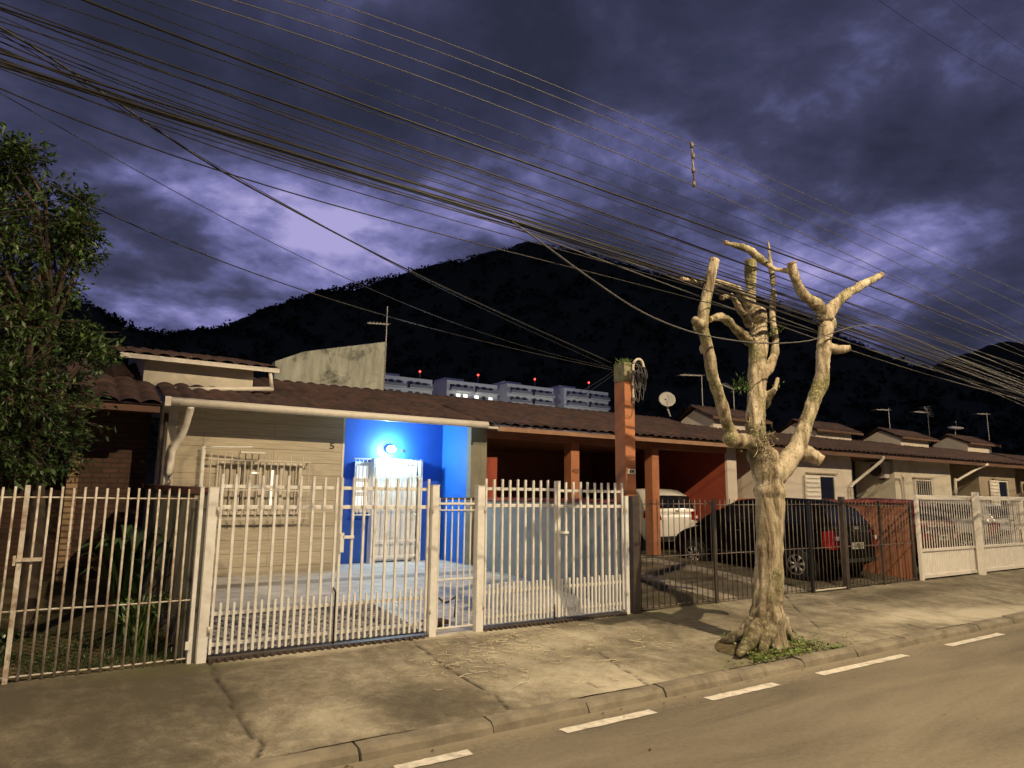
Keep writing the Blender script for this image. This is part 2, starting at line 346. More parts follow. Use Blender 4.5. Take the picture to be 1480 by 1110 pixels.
g = MB(); g.add([(-1500,-1500,-.06),(1500,-1500,-.06),(1500,1500,-.06),(-1500,1500,-.06)], [(0,1,2,3)]); g.build('ground', 'ground', kind='structure')
g = MB(); nx, ny = 120, 24
vs = [(-30+i*110/nx, -4.2+j*8.86/ny, .002*mnoise.noise(Vector((i*.9, j*.8, 0)))) for i in range(nx+1) for j in range(ny+1)]
g.add(vs, [(i*(ny+1)+j, (i+1)*(ny+1)+j, (i+1)*(ny+1)+j+1, i*(ny+1)+j+1) for i in range(nx) for j in range(ny)], True)
g.build('road', 'asphalt', kind='structure')
def roadz(x, y): return .010
dashes = [(2.05,2.61),(3.41,4.35),(5.03,5.99),(6.69,8.35),(9.35,10.8),(12.2,13.9),(15.3,17.0),(18.4,20.1),(-.9,.1),(.6,1.4)]
g = MB()
for a, b in dashes:
    n = 14; v = []
    for i in range(n+1):
        x = a+(b-a)*i/n
        for yy, sgn in ((4.36, -1), (4.465, 1)):
            v.append((x+random.uniform(-.01, .01), yy+random.uniform(-.006, .006), .0055))
    g.add(v, [(2*i, 2*i+2, 2*i+3, 2*i+1) for i in range(n)])
g.build('road_marking', 'paint', kind='structure')
# kerb: stones with small steps and gaps, and the opposite pavement behind the photographer
g = MB(); x = -20
while x < 60:
    l = random.uniform(.85, 1.15) if x < 25 else 4; dz = random.uniform(-.008, .008); dy = random.uniform(-.012, .012)
    zt = .085+dz; y0 = 4.665+dy; nseg = 10
    vs = []
    for i in range(nseg+1):
        xx = x+(l-.014)*i/nseg; w1 = .006*mnoise.noise(Vector((xx*4, 3, 1))); w2 = .012*mnoise.noise(Vector((xx*6, 9, 4)))
        e = .02 if i in (0, nseg) else .0
        vs += [(xx, y0-.02+w1, -.04), (xx, y0+w1+e*.4, zt-.035+w2-e*.5), (xx, y0+.035+w2, zt+w1-e*.6), (xx, y0+.16, zt+w1*.5), (xx, y0+.17, -.04)]
    g.add(vs, [(5*i+j, 5*i+5+j, 5*i+6+j, 5*i+1+j) for i in range(nseg) for j in range(4)] + [(0,1,2,3,4), tuple(5*nseg+4-q for q in range(5))], False)
    x += l
g.box(-30, 80, -4.36, -4.2, -.05, .13)
g.build('kerb', 'kerb', kind='structure')
g = MB(); g.box(-30, 80, -8, -4.365, -.05, .12); g.build('opposite_pavement', 'kerb', kind='structure')

# near pavement as one fine sheet: cracks, worn patches and moss follow what the photo shows on it
def gpoly(pts): return [atz(px, py, .15).xy for px, py in pts]
cracks = [([(300,962),(322,998),(352,1035),(380,1064),(370,1082),(384,1108)], .016),
          ([(590,930),(645,963),(686,983),(714,994),(745,1021),(769,1045)], .011),
          ([(430,1130),(500,1096),(640,1070),(735,1044),(765,1030),(800,1024)], .007),
          ([(862,939),(900,959),(958,990),(972,998)], .009),
          ([(795,1022),(880,1000),(960,994),(1040,975),(1092,962)], .007),
          ([(1310,896),(1335,902),(1398,914)], .022),
          ([(905,886),(960,900),(1035,915)], .010), ([(1140,868),(1240,880),(1370,897),(1480,903)], .006),
          ([(1185,905),(1150,880),(1135,866)], .006), ([(840,1008),(880,1018),(893,1030)], .012)]
X0, X1, DX = -3.0, 26.0, .035
NX = int((X1-X0)/DX); Y0_, Y1_ = 4.80, 7.22; NY = 70
gx = X0+np.arange(NX+1)*DX; gy = Y0_+np.arange(NY+1)*(Y1_-Y0_)/NY
GX, GY = np.meshgrid(gx, gy, indexing='ij')
crk = np.zeros_like(GX)
wob = np.vectorize(lambda a, b: mnoise.noise(Vector((a*5, b*5, 0))))(GX, GY)*.022
for pts, wd in cracks:
    P = gpoly(pts)
    for a, b in zip(P, P[1:]):
        d = b-a; L2 = max(d.length_squared, 1e-6)
        t = np.clip(((GX-a.x)*d.x+(GY-a.y)*d.y)/L2, 0, 1)
        dist = np.hypot(GX+wob-(a.x+t*d.x), GY+wob*.7-(a.y+t*d.y))
        crk = np.maximum(crk, np.clip(1.25-dist/(wd*.7+.009), 0, 1))
Z = np.interp(GY, [4.80, 7.15, 7.22], [.085, .20, .208])
Z += np.vectorize(lambda a, b: .011*mnoise.noise(Vector((a*1.2, b*1.2, 5)))+.004*mnoise.noise(Vector((a*7, b*7, 2))))(GX, GY)
Z -= crk*.018
def blob(px, py, rx, ry):
    c = atz(px, py, .15); return np.clip(1.4-np.hypot((GX-c.x)/rx, (GY-c.y)/ry), 0, 1)
worn = sum(blob(*q)*k for *q, k in [(330,955,.5,.25,.9),(450,945,.8,.22,1.0),(560,930,.8,.22,1.0),(700,915,.9,.25,.8),(750,945,.6,.35,.6),(860,970,.9,.6,.55),(990,985,.8,.4,.55),(480,1035,.35,.5,.45),(820,925,.8,.35,.5),(1330,885,1.6,.35,.7),(1440,880,1.5,.3,.9),(1180,880,.6,.2,.4)])
worn = worn - sum(blob(*q)*k for *q, k in [(150,1010,1.3,.8,.75),(100,1090,1.0,.6,.5),(240,975,.6,.3,.4),(640,1010,.5,.5,.5),(1090,890,1.5,.4,.25),(1300,860,2.2,.3,.4)])
moss = blob(440,930,.5,.12)*.5+blob(1130,945,1.2,.45)*.9+blob(960,890,1.2,.4)*.8+blob(930,925,1.0,.3)*.35+blob(460,925,1.6,.1)*.4+blob(250,975,.8,.2)*.8
g = MB(); vv = np.stack([GX, GY, Z], -1).reshape(-1, 3)
g.v = [tuple(p) for p in vv.tolist()]
ii, jj = np.meshgrid(np.arange(NX), np.arange(NY), indexing='ij'); a_ = (ii*(NY+1)+jj).ravel()
g.f = [tuple(q) for q in np.stack([a_, a_+NY+1, a_+NY+2, a_+1], -1).tolist()]; g.sm = [True]*len(g.f)
pav = g.build('pavement', 'pave', kind='structure')
for nm, arr in (('crack', crk), ('worn', worn), ('moss', moss)):
    at_ = pav.data.attributes.new(nm, 'FLOAT', 'POINT'); at_.data.foreach_set('value', np.clip(arr, -1, 1).astype(np.float32).ravel())
g = MB(); g.slant(26, 80, 4.8, 7.22, -.05, .085, -.05, .205); g.slant(-30, -3.0, 4.8, 7.22, -.05, .085, -.05, .205); g.build('far_pavement', 'kerb', kind='structure')

# yards, each its own sheet rising from the fence to the houses
def yard(name, x0, x1, mat, y1=16.5, amp=.015, nx=40, ny=40):
    g = MB(); vs = []
    for i in range(nx+1):
        for j in range(ny+1):
            x = x0+(x1-x0)*i/nx; y = 7.23+(y1-7.23)*j/ny
            vs.append((x, y, gz(y)+amp*mnoise.noise(Vector((x*2, y*2, 3)))))
    g.add(vs, [(i*(ny+1)+j, (i+1)*(ny+1)+j, (i+1)*(ny+1)+j+1, i*(ny+1)+j+1) for i in range(nx) for j in range(ny)], True)
    return g.build(name, mat, kind='structure')
yard('yard_soil', -12, 1.18, 'soil', amp=.03, nx=60)
yard('yard_floor', 1.33, 6.72, 'tilefloor', amp=.002)
yard('driveway', 6.9, 14.25, 'yardconc', amp=.02, nx=60)
yard('driveway', 14.4, 60, 'yardconc', amp=.01)
# ribbed ramp just inside the left gate, concrete wheel strips in the middle yard
g = MB()
for k in range(15):
    y = 7.32+k*.105; g.box(1.4, 3.7, y, y+.05, gz(y)-.01, gz(y)+.022)
g.build('ribbed_ramp', pm('ribbed_grey_concrete', (.30, .29, .28), (.23, .22, .21), 6, .8, .3), kind='structure')
g = MB()
for xa, xb in ((8.6, 9.05), (10.3, 10.8)):
    for k in range(10): 
        y = 7.3+k*.42; g.slant(xa, xb, y, y+.415, gz(y)-.02, gz(y)+.035, gz(y+.42)-.02, gz(y+.42)+.035)
g.build('wheel_track', pm('pale_track_concrete', (.36, .32, .25), (.24, .21, .16), 5, .9, .4, stain=(.12, .10, .07)), kind='structure')

# ------------------------------------------------------------------ hills
prof = [(-900,470),(-500,420),(-200,400),(-60,405),(60,420),(130,436),(165,452),(205,472),(245,477),(285,472),(330,466),(390,440),(450,420),(520,404),(560,396),(600,386),(650,374),(690,367),(720,356),(745,348),(765,345),(800,350),(860,362),(930,384),(1000,400),(1060,413),(1130,436),(1200,470),(1260,500),(1310,520),(1350,527),(1400,524),(1480,530),(1600,540),(2000,560),(2600,600)]
def ridge_el(px):
    for (a, ya), (b, yb) in zip(prof, prof[1:]):
        if px <= b: return ya+(yb-ya)*max(0, px-a)/(b-a)
    return prof[-1][1]
def hill(name, rmax, prof_fn, pxs, r0=150, amp=3.0):
    g = MB(); nr = 46; cols = []
    for px in pxs:
        d = ray(px, prof_fn(px)); h = d.xy.length; el = d.z/h; az = math.atan2(d.x, d.y); cols.append((az, el))
    vs = []
    for az, el in cols:
        top = CZ+rmax*el
        for j in range(nr+1):
            t = j/nr
            if t <= .85:
                r = r0+(rmax-r0)*t/.85; s_ = (t/.85); hgt = -4+(top+4)*(s_**1.25*(.55+.45*s_))
            else:
                u_ = (t-.85)/.15; r = rmax+180*u_; hgt = top-(top*.7)*u_*u_
            x, y = r*math.sin(az), r*math.cos(az)
            k = min(1, max(0, (r-r0)/60))
            n_ = mnoise.noise(Vector((x*.06, y*.06, 0)))*amp+mnoise.noise(Vector((x*.22, y*.22, 7)))*amp*.55
            vs.append((x, y, hgt+n_*k))
    nc = len(cols)
    g.add(vs, [(i*(nr+1)+j, (i+1)*(nr+1)+j, (i+1)*(nr+1)+j+1, i*(nr+1)+j+1) for i in range(nc-1) for j in range(nr)], True)
    o = g.build(name, 'canopy', kind='structure'); return cols
RM = 420
cols = hill('hill', RM, lambda p: ridge_el(p)+6, np.arange(-900, 2601, 5.0), 150)
def prof2(px): return 560 if px < 1380 else 560-62*math.sin(min(1, (px-1380)/110)*math.pi/2)
def prof2b(px): return float(np.interp(px, [1150,1340,1400,1430,1460,1500,1600,1900,2300], [540,532,510,499,495,494,490,500,540]))
hill('hill', 640, prof2b, np.arange(1150, 2301, 5.0), 440)
# tree crowns along the ridge: clumps of leaf-sized faces, one far-off wood
g = MB()
def clump(c, r, n, q, flat=.75):
    for _ in range(n):
        d = Vector(np.random.normal(size=3)); d.normalize(); d.z *= flat
        p = Vector(c)+d*r*random.uniform(.55, 1.05); a = Vector(np.random.normal(size=3)).normalized(); b = a.cross(Vector(np.random.normal(size=3))).normalized()
        s_ = q*random.uniform(.5, 1.2)
        g.add([p-a*s_, p+b*s_, p+a*s_, p-b*s_*.6], [(0, 1, 2, 3)])
px = -120.0
while px < 1480:
    d = ray(px, ridge_el(px)+6); el = d.z/d.xy.length; az = math.atan2(d.x, d.y)
    big = random.random()
    r = 1.6+2.0*big if px < 700 else 1.1+1.2*big
    rr = RM+random.uniform(-14, 4); z = CZ+rr*el+random.uniform(-2.2, .2)+(1.2 if random.random() < .10 else 0)
    clump((rr*math.sin(az), rr*math.cos(az), z), r, 40, r*.26)
    px += random.uniform(1.5, 4.5)
for _ in range(1500):
    px = random.uniform(-100, 1500); f_ = random.uniform(.25, .97); d = ray(px, ridge_el(px)+6); el = d.z/d.xy.length; az = math.atan2(d.x, d.y)
    s_ = f_; rr = 150+(RM-150)*s_; top = CZ+RM*el; hgt = -4+(top+4)*(s_**1.25*(.55+.45*s_)); r = random.uniform(2, 4.2)
    clump((rr*math.sin(az), rr*math.cos(az), hgt+r*.4), r, 16, r*.42)
g.build('hillside_wood', 'canopy', kind='stuff', label='dark forest trees covering the hill and its ridge against the dusk sky', cat='forest')

# ------------------------------------------------------------------ tile roofs
def roof_mesh(x0, x1, ye, ze, yr, zr, pitch_=.235, course=.36, seed=0, amp=.042):
    g = MB(); rnd = random.Random(seed); ncol = max(1, round((x1-x0)/pitch_)); p_ = (x1-x0)/ncol; ns = 8
    L_ = math.hypot(yr-ye, zr-ze); nc = max(1, round(L_/course)); uy, uz = (yr-ye)/L_, (zr-ze)/L_
    nrm = (-uz, uy)                       # (y,z) normal
    prof_ = []
    for i in range(ncol*ns+1):
        u = (i % ns)/ns; h = abs(math.sin(math.pi*u)); prof_.append(amp*(h**.8))
    jit = [rnd.uniform(-.006, .006) for _ in range((ncol+1)*(nc+1))]
    vs = []; rows = []
    for c in range(nc):
        for e, lift in ((0, .020), (1, .0)):
            s_ = (c+e)*L_/nc; row = []
            for i in range(ncol*ns+1):
                h = prof_[i]+lift+jit[(i//ns)*(nc+1)+c]
                s2 = s_+(jit[(i//ns)*(nc+1)+c]*2.5 if e == 0 else 0)
                row.append(len(vs)); vs.append((x0+i*p_/ns, ye+uy*s2+nrm[0]*h, ze+uz*s2+nrm[1]*h))
            rows.append(row)
    fs = []
    for k in range(len(rows)-1):
        a, b = rows[k], rows[k+1]
        fs += [(a[i], a[i+1], b[i+1], b[i]) for i in range(len(a)-1)]
    g.add(vs, fs, True)
    # underside and the open tile ends at the eave
    base = [(x0+i*p_/ns, ye+.0, ze-.004) for i in range(ncol*ns+1)]
    o = len(g.v); g.add([(x0, ye, ze-.012), (x1, ye, ze-.012), (x1, yr, zr-.012), (x0, yr, zr-.012)], [(0, 3, 2, 1)])
    cap = []
    for i in range(ncol):                 # thickness lips of each barrel tile
        for q in range(ns):
            a = rows[0][i*ns+q]; b = rows[0][i*ns+q+1]
            va, vb = vs[a], vs[b]
            g.add([va, vb, (vb[0], vb[1]+.0, vb[2]-.016), (va[0], va[1], va[2]-.016)], [(0, 3, 2, 1)])
    return g
EY, EZ, RY, RZ = 10.9, 3.07, 13.7, 3.93

def wall_open(g, x0, x1, y0, y1, z0, z1, holes):      # wall along X with rectangular openings (hx0,hx1,hz0,hz1), left to right
    x = x0
    for hx0, hx1, hz0, hz1 in holes:
        g.box(x, hx0, y0, y1, z0, z1); g.box(hx0, hx1, y0, y1, z0, hz0); g.box(hx0, hx1, y0, y1, hz1, z1); x = hx1
    g.box(x, x1, y0, y1, z0, z1); return g
def pipe(house, pts, mat='white', r=.04, name='drainpipe'):
    return MB().tube(cat_rom(pts, 5), r, 10).build(name, mat, house)

# ------------------------------------------------------------------ house with the blue porch
h1 = thing('row_house', 'beige stone-clad house with bright blue porch, white door and lit porch lamp', 'house', (4, 11.5, .45), 'row of joined single-storey houses')
wx0, wx1, wz0, wz1 = 2.16, 3.46, 1.42, 2.24
wall_open(MB(), 1.42, 4.14, 11.5, 11.66, .40, 3.16, [(wx0, wx1, wz0, wz1)]).build('facade_wall', 'stone', h1)
MB().box(4.142, 4.175, 11.49, 11.66, .40, 3.15).build('corner_trim', 'white', h1)
MB().box(4.02, 4.14, 11.662, 12.5, .40, 3.2).build('porch_side_wall', 'blue_shaded', h1)
MB().box(4.142, 6.6, 12.5, 12.62, .40, 3.48).build('porch_back_wall', 'blue_shaded', h1)
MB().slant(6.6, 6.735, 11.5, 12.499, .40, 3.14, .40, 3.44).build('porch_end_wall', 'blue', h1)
MB().box(6.6, 6.95, 11.35, 11.498, .40, 3.09).build('end_pier', pm('olive_grey_plaster', (.24, .22, .16), (.18, .165, .12), 3, .85), h1)
MB().box(1.30, 1.52, 11.3, 11.498, .40, 3.08).build('corner_pier', 'plaster2', h1)
MB().slant(1.26, 6.95, 10.94, 12.62, 2.99, 3.03, 3.50, 3.54).build('soffit', pm('white_soffit', (.6, .58, .52), (.52, .5, .44), 4, .7), h1)
gut = MB().tube([(1.30, 10.87, 3.04), (6.66, 10.87, 3.04)], .062, 12); gut.build('gutter', 'white', h1, bevel=0)
MB().box(1.27, 1.345, 10.80, 10.94, 2.965, 3.10).build('gutter_end', 'white', h1)
roof_mesh(1.28, 6.93, EY, EZ, RY, RZ, seed=1).build('roof', 'tile', h1)
pipe(h1, [(1.62, 10.88, 2.99), (1.62, 10.95, 2.90), (1.58, 11.12, 2.62), (1.49, 11.24, 2.40), (1.47, 11.25, 2.2), (1.47, 11.25, 1.2), (1.47, 11.25, .45)], r=.05)
MB().tube([(1.36, 11.24, 2.9), (1.36, 11.24, .45)], .03, 8).build('drainpipe', 'dark_metal', h1)
# window
win = MB(); f_ = .05
win.box(wx0, wx1, 11.45, 11.56, wz1-f_, wz1); win.box(wx0, wx1, 11.45, 11.56, wz0, wz0+f_)
win.box(wx0, wx0+f_, 11.45, 11.56, wz0+f_, wz1-f_); win.box(wx1-f_, wx1, 11.45, 11.56, wz0+f_, wz1-f_)
for q in (.25, .5, .75): win.box(wx0+(wx1-wx0)*q-.022, wx0+(wx1-wx0)*q+.022, 11.47, 11.56, wz0+f_, wz1-f_)
wo = win.build('window', 'plaster', h1, bevel=.004)
g = MB()
for q in range(4):
    a = wx0+.055+q*.322; g.box(a, a+.27, 11.535, 11.56, wz0+.05, wz1-.05)
    for k in range(13): 0
    for k in range(4): g.box(a+.012+k*.065, a+.062+k*.065, 11.522, 11.534, wz0+.06, wz1-.06)
g.build('shutter', pm('beige_shutter_paint', (.46, .41, .32), (.40, .35, .27), 6, .6), wo)
g = MB(); g.box(2.98, 3.015, 11.500, 11.512, 1.56, 2.12); g.box(2.66, 2.84, 11.500, 11.512, 2.06, 2.085); g.build('light_slit', 'litwarm', wo)
g = MB(); by0 = 11.33
for k in range(16): 
    x = 2.03+k*.1; g.bar((x, by0, 1.32), (x, by0, 2.36), .014)
for z in (1.36, 1.8, 2.26): g.box(2.0, 3.56, by0-.012, by0+.012, z-.012, z+.012)
for x in (2.0, 3.56):
    for z in (1.36, 2.26): g.bar((x, by0, z), (x, 11.5, z), .016)
g.build('window_grille', 'plaster2', h1)
g = MB().tube([(1.93, 11.4, 2.45), (1.93, 11.4, 1.0)], .028, 8); g.tube([(1.93, 11.4, 2.42), (2.05, 11.3, 2.44), (2.6, 11.2, 2.46)], .014, 6); g.box(2.42, 2.78, 11.15, 11.3, 2.36, 2.385); g.build('awning_stay', 'cream_metal', h1)
t_ = at(480, 645, 11.49); text('house_number', '5', .15, (t_.x, 11.494, t_.z), 'black_text', h1, squeeze=1.3)
# door and side window in the porch
dx0, dx1 = 5.13, 6.02
fr = MB(); fr.box(dx0, dx0+.06, 12.44, 12.5, .5, 2.40); fr.box(dx1-.06, dx1, 12.44, 12.5, .5, 2.40); fr.box(dx0+.06, dx1-.06, 12.44, 12.5, 2.34, 2.40)
door = MB().box(dx0+.06, dx1-.06, 12.46, 12.50, .52, 2.34).build('door', pm('worn_white_door', (.72, .71, .68), (.60, .58, .54), 4, .6, .2, stain=(.33, .29, .25), sscale=3, samt=.5), h1)
fr.build('door_frame', 'white_metal', door)
g = MB()
for k in range(10):
    x = dx0-.02+k*.103; g.bar((x, 12.33, .6), (x, 12.33, 2.43), .016)
for z in (.62, .9, 1.5, 2.1, 2.41): g.box(dx0-.05, dx1+.05, 12.32, 12.34, z-.014, z+.014)
for x in (dx0-.05, dx1+.05): g.box(x-.014, x+.014, 12.32, 12.499, .5, 2.43)
g.build('door_grille', 'white_metal', h1)
MB().tube([(5.92, 12.3, 1.38), (6.0, 12.3, 1.38)], .012, 6).build('handle', 'rim', door)
MB().box(4.75, 5.08, 12.46, 12.498, 1.42, 2.36).build('side_window', 'white_metal', h1)
sw = bpy.data.objects['side_window']
g = MB()
for a, b in ((1.49, 1.72), (1.80, 1.98), (2.05, 2.28)): g.box(4.79, 5.0, 12.448, 12.459, a, b)
g.build('window_pane', emis('lit_frosted_glass', (.95, .97, .88), .75), sw)
g = MB()
for k in range(6): g.bar((4.72+k*.077, 12.37, 1.36), (4.72+k*.077, 12.37, 2.42), .014)
for z in (1.38, 1.88, 2.41): g.box(4.69, 5.13, 12.36, 12.38, z-.012, z+.012)
g.build('window_grille', 'white_metal', h1)
# porch lamp
lp = at(565, 649, 12.44)
pl = MB().disc((lp.x, 12.498, lp.z), (0, -1, 0), .075, 24, .03).build('porch_lamp', 'white_metal', h1)
me = MB(); 
bp = MB(); n_ = 16
vs = [(lp.x+.098*math.sin(math.pi*i/10)*math.cos(2*math.pi*j/n_), 12.415+.05*math.sin(math.pi*i/10)*math.sin(2*math.pi*j/n_)*1.0, lp.z+.07*math.cos(math.pi*i/10)) for i in range(11) for j in range(n_)]
bp.add(vs, [(i*n_+j, i*n_+(j+1) % n_, (i+1)*n_+(j+1) % n_, (i+1)*n_+j) for i in range(10) for j in range(n_)], True).build('globe', 'globe', pl)
MB().disc((lp.x+.27, 12.499, lp.z-.02), (0, -1, 0), .03, 12, .02).build('light_sensor', 'dark_metal', h1)
ld = bpy.data.lights.new('porch_light', 'POINT'); ld.energy = PORCH_E; ld.color = (.62, .90, 1.0); ld.shadow_soft_size = .06
lo = bpy.data.objects.new('porch_light', ld); col.objects.link(lo); lo.location = (lp.x, 12.28, lp.z-.02); lo.parent = h1; lo.matrix_parent_inverse = inv_of(h1)
# raised roof lantern over the first house
def lantern(house, x0, x1, y0, y1, z0, z1, wm='plaster2', ov=.42, gutter=True, seed=3, gable=False, slope=.2):
    MB().slant(x0, x1, y0, y1, z0, z1, z0, z1+slope*(y1-y0)).build('lantern_wall', wm, house)
    roof_mesh(x0-.35, x1+.35, y0-ov, z1+.02-slope*ov, y1+.2, z1+.02+slope*(y1+.2-y0), seed=seed).build('lantern_roof', 'tile', house)
    MB().slant(x0-.33, x1+.33, y0-ov+.02, y0-.002, z1-.05-slope*ov, z1-.005-slope*ov, z1-.05, z1-.005).build('lantern_soffit', 'soffit' if not gutter else 'plaster3', house)
    MB().box(x0-.36, x1+.36, y0-ov-.03, y0-ov+.015, z1-.05-slope*ov, z1+.02-slope*ov).build('lantern_fascia', 'white' if gutter else 'soffit', house)
lantern(h1, 1.08, 2.72, 12.05, 15.2, 3.2, 3.86, ov=.24)
MB().tube([at(243, 563, 11.85), at(395, 562, 11.85)], .038, 10).build('upper_gutter', 'white', h1)
MB().tube([at(393, 561, 11.84), at(390, 533, 11.84)], .030, 10).build('upper_drainpipe', 'white', h1)

# ------------------------------------------------------------------ house with the open garage
h2 = thing('row_house', 'red-walled house with wide open garage on orange pillars, seen behind the white car', 'house', (10.5, 11.5, .45), 'row of joined single-storey houses')
roof_mesh(6.95, 14.1, EY, EZ, RY, RZ, seed=2).build('roof', 'tile', h2)
MB().box(6.96, 14.1, 10.93, 10.99, 2.955, 3.045).build('eave_board', pm('brown_eave_board', (.34, .20, .12), (.27, .15, .09), 5, .7), h2)
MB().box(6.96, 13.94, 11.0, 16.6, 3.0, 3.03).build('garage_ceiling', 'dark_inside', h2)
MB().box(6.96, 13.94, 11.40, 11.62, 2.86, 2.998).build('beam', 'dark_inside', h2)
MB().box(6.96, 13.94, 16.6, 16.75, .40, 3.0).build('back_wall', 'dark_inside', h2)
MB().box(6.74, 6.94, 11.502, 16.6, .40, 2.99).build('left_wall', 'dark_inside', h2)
MB().box(13.95, 14.12, 11.47, 16.6, .40, 3.0).build('right_wall', 'red', h2)
MB().box(13.952, 14.30, 11.40, 11.468, .40, 3.0).build('wall_end', 'plaster', h2)
MB().box(6.96, 7.36, 11.62, 11.78, .40, 2.50).build('low_wall', 'red', h2)
for k, (a, b) in enumerate(((9.03, 9.25), (11.36, 11.58))):
    MB().box(a, b, 11.38, 11.62, .40, 2.858).build('pillar', 'orange', h2, bevel=.006)
t_ = at(826, 681, 11.37); text('house_number', '425', .12, (9.14, 11.376, t_.z), 'brown_text', h2)

# ------------------------------------------------------------------ houses further along
def window(house, x0, x1, y, z0, z1, shut=None, grille=False):
    fr = MB(); f_ = .05
    fr.box(x0, x1, y-.04, y+.02, z1-f_, z1); fr.box(x0, x1, y-.04, y+.02, z0, z0+f_)
    fr.box(x0, x0+f_, y-.04, y+.02, z0+f_, z1-f_); fr.box(x1-f_, x1, y-.04, y+.02, z0+f_, z1-f_)
    fo = fr.build('window', 'white', house)
    MB().box(x0+f_, x1-f_, y-.012, y-.004, z0+f_, z1-f_).build('window_pane', 'glass', fo)
    if shut:
        g = MB(); a, b = shut; g.box(a, b, y-.06, y-.042, z0+.01, z1-.01)
        n = int((z1-z0)/.12)
        for k in range(n): g.slant(a+.03, b-.03, y-.082, y-.061, z0+.05+k*.12, z0+.065+k*.12, z0+.10+k*.12, z0+.115+k*.12)
        g.build('shutter', 'white', fo)
    if grille:
        g = MB(); n = int((x1-x0)/.12)
        for k in range(n+1): g.bar((x0+(x1-x0)*k/n, y-.09, z0), (x0+(x1-x0)*k/n, y-.09, z1), .016)
        g.build('window_grille', 'white', fo)
    MB().box(x0-.06, x1+.06, y-.09, y-.0, z1+.02, z1+.06).build('window_lintel', 'plaster3', house)
    return fo
def row_house(label, xl, xf, xc, xr, wallm, sidem, seed, backm=None, yb=12.77, win=None):
    """xl..xf recessed entrance, xf..xc room front, xc..xr recessed porch"""
    h = thing('row_house', label, 'house', ((xl+xr)/2, 11.5, .45), 'row of joined single-storey houses')
    roof_mesh(xl+.02, xr+.0, EY, EZ, 12.9, EZ+(12.9-EY)*.307, seed=seed).build('roof', 'tile', h)
    MB().slant(xl+.02, xr, 12.902, 18, EZ+2.0*.307-.05, EZ+2.0*.307, 3.0, 3.1).build('rear_roof', 'tile', h)
    MB().box(xl+.02, xr, 10.93, 10.98, 2.94, 3.045).build('eave_board', 'soffit', h)
    MB().box(xl+.02, xr, 10.99, 13.0, 3.0, 3.03).build('soffit', 'soffit', h)
    if xf > xl+.1: MB().box(xl, xf-.14, yb-.3, yb-.15, .4, 2.998).build('entrance_wall', wallm, h)
    MB().box(xf-.13, xf-.002, 11.5, yb, .4, 2.998).build('side_wall', sidem, h)
    MB().box(xf, xc, 11.5, 11.65, .4, 2.998).build('facade_wall', wallm, h)
    MB().box(xc-.15, xc-.002, 11.652, yb, .4, 2.998).build('porch_side_wall', wallm, h)
    MB().box(xc, xr-.14, yb, yb+.12, .4, 2.998).build('porch_back_wall', backm or wallm, h)
    return h
h3 = row_house('beige house with half-shuttered window between the red garage wall and the air conditioner', 14.13, 15.4, 19.56, 22.05-.13, 'plaster', 'plaster', 4)
window(h3, at(1167,700,11.5).x, at(1206,700,11.5).x, 11.5, .95, 2.42, shut=(at(1166,700,11.4).x, at(1188,700,11.4).x))
g = MB().box(at(1056,700,12.45).x, at(1100,700,12.45).x, 12.41, 12.465, .5, 2.55); g.build('door', 'white_metal', h3)
MB().box(20.2, 20.45, 12.72, 12.768, .5, 2.35).build('door', 'glass', h3)
pipe(h3, [(20.25, 10.9, 3.0), (20.22, 10.98, 2.86), (19.75, 11.35, 2.38), (19.40, 11.43, 2.14), (19.38, 11.43, 1.9), (19.38, 11.43, .5)], r=.043)
h4 = row_house('pale house with small barred window and an air conditioner on its side wall', 22.05-.13, 22.05, 25.5, 27.7-.13, 'plaster2', 'plaster2', 5)
window(h4, at(1322,712,11.5).x, at(1346,712,11.5).x, 11.5, 1.3, 2.42, grille=True)
pipe(h4, [(22.0, 11.3, 2.5), (22.3, 11.42, 2.3), (22.35, 11.42, 1.0)], r=.04)
pipe(h4, [(26.9, 10.9, 3.0), (26.6, 11.1, 2.85), (25.8, 11.4, 2.45), (25.62, 11.42, 2.3), (25.62, 11.42, .5)], r=.043)
h5 = row_house('brownish house at the far right with small window under the long eave', 27.7-.13, 27.7, 30.5, 33.2, 'plaster3', 'plaster3', 6)
window(h5, at(1436,712,11.5).x, at(1456,712,11.5).x, 11.5, 1.3, 2.5, shut=(at(1434,712,11.4).x, at(1447,712,11.4).x))
pipe(h5, [(32.0, 10.9, 3.0), (31.6, 11.1, 2.85), (31.0, 11.4, 2.45), (30.8, 11.42, 2.3), (30.8, 11.42, .5)], mat='plaster3', r=.043)
h6 = row_house('last visible house of the row, cut off by the right edge', 33.22, 33.35, 36.5, 39, 'plaster2', 'plaster3', 7)
# air conditioner on the side wall
ac = thing('air_conditioner', 'air conditioner unit with round fan high on a pale side wall', 'air conditioner', (21.75, 12.0, 2.45))
MB().box(21.58, 21.90, 11.62, 12.40, 2.42, 2.93).build('casing', 'ac', ac, bevel=.01)
MB().disc((21.578, 11.90, 2.68), (-1, 0, 0), .20, 24, .012).build('fan_grille', 'dark_metal', ac)
MB().box(21.6, 21.92, 11.8, 11.84, 2.36, 2.418).build('bracket', 'dark_metal', ac)
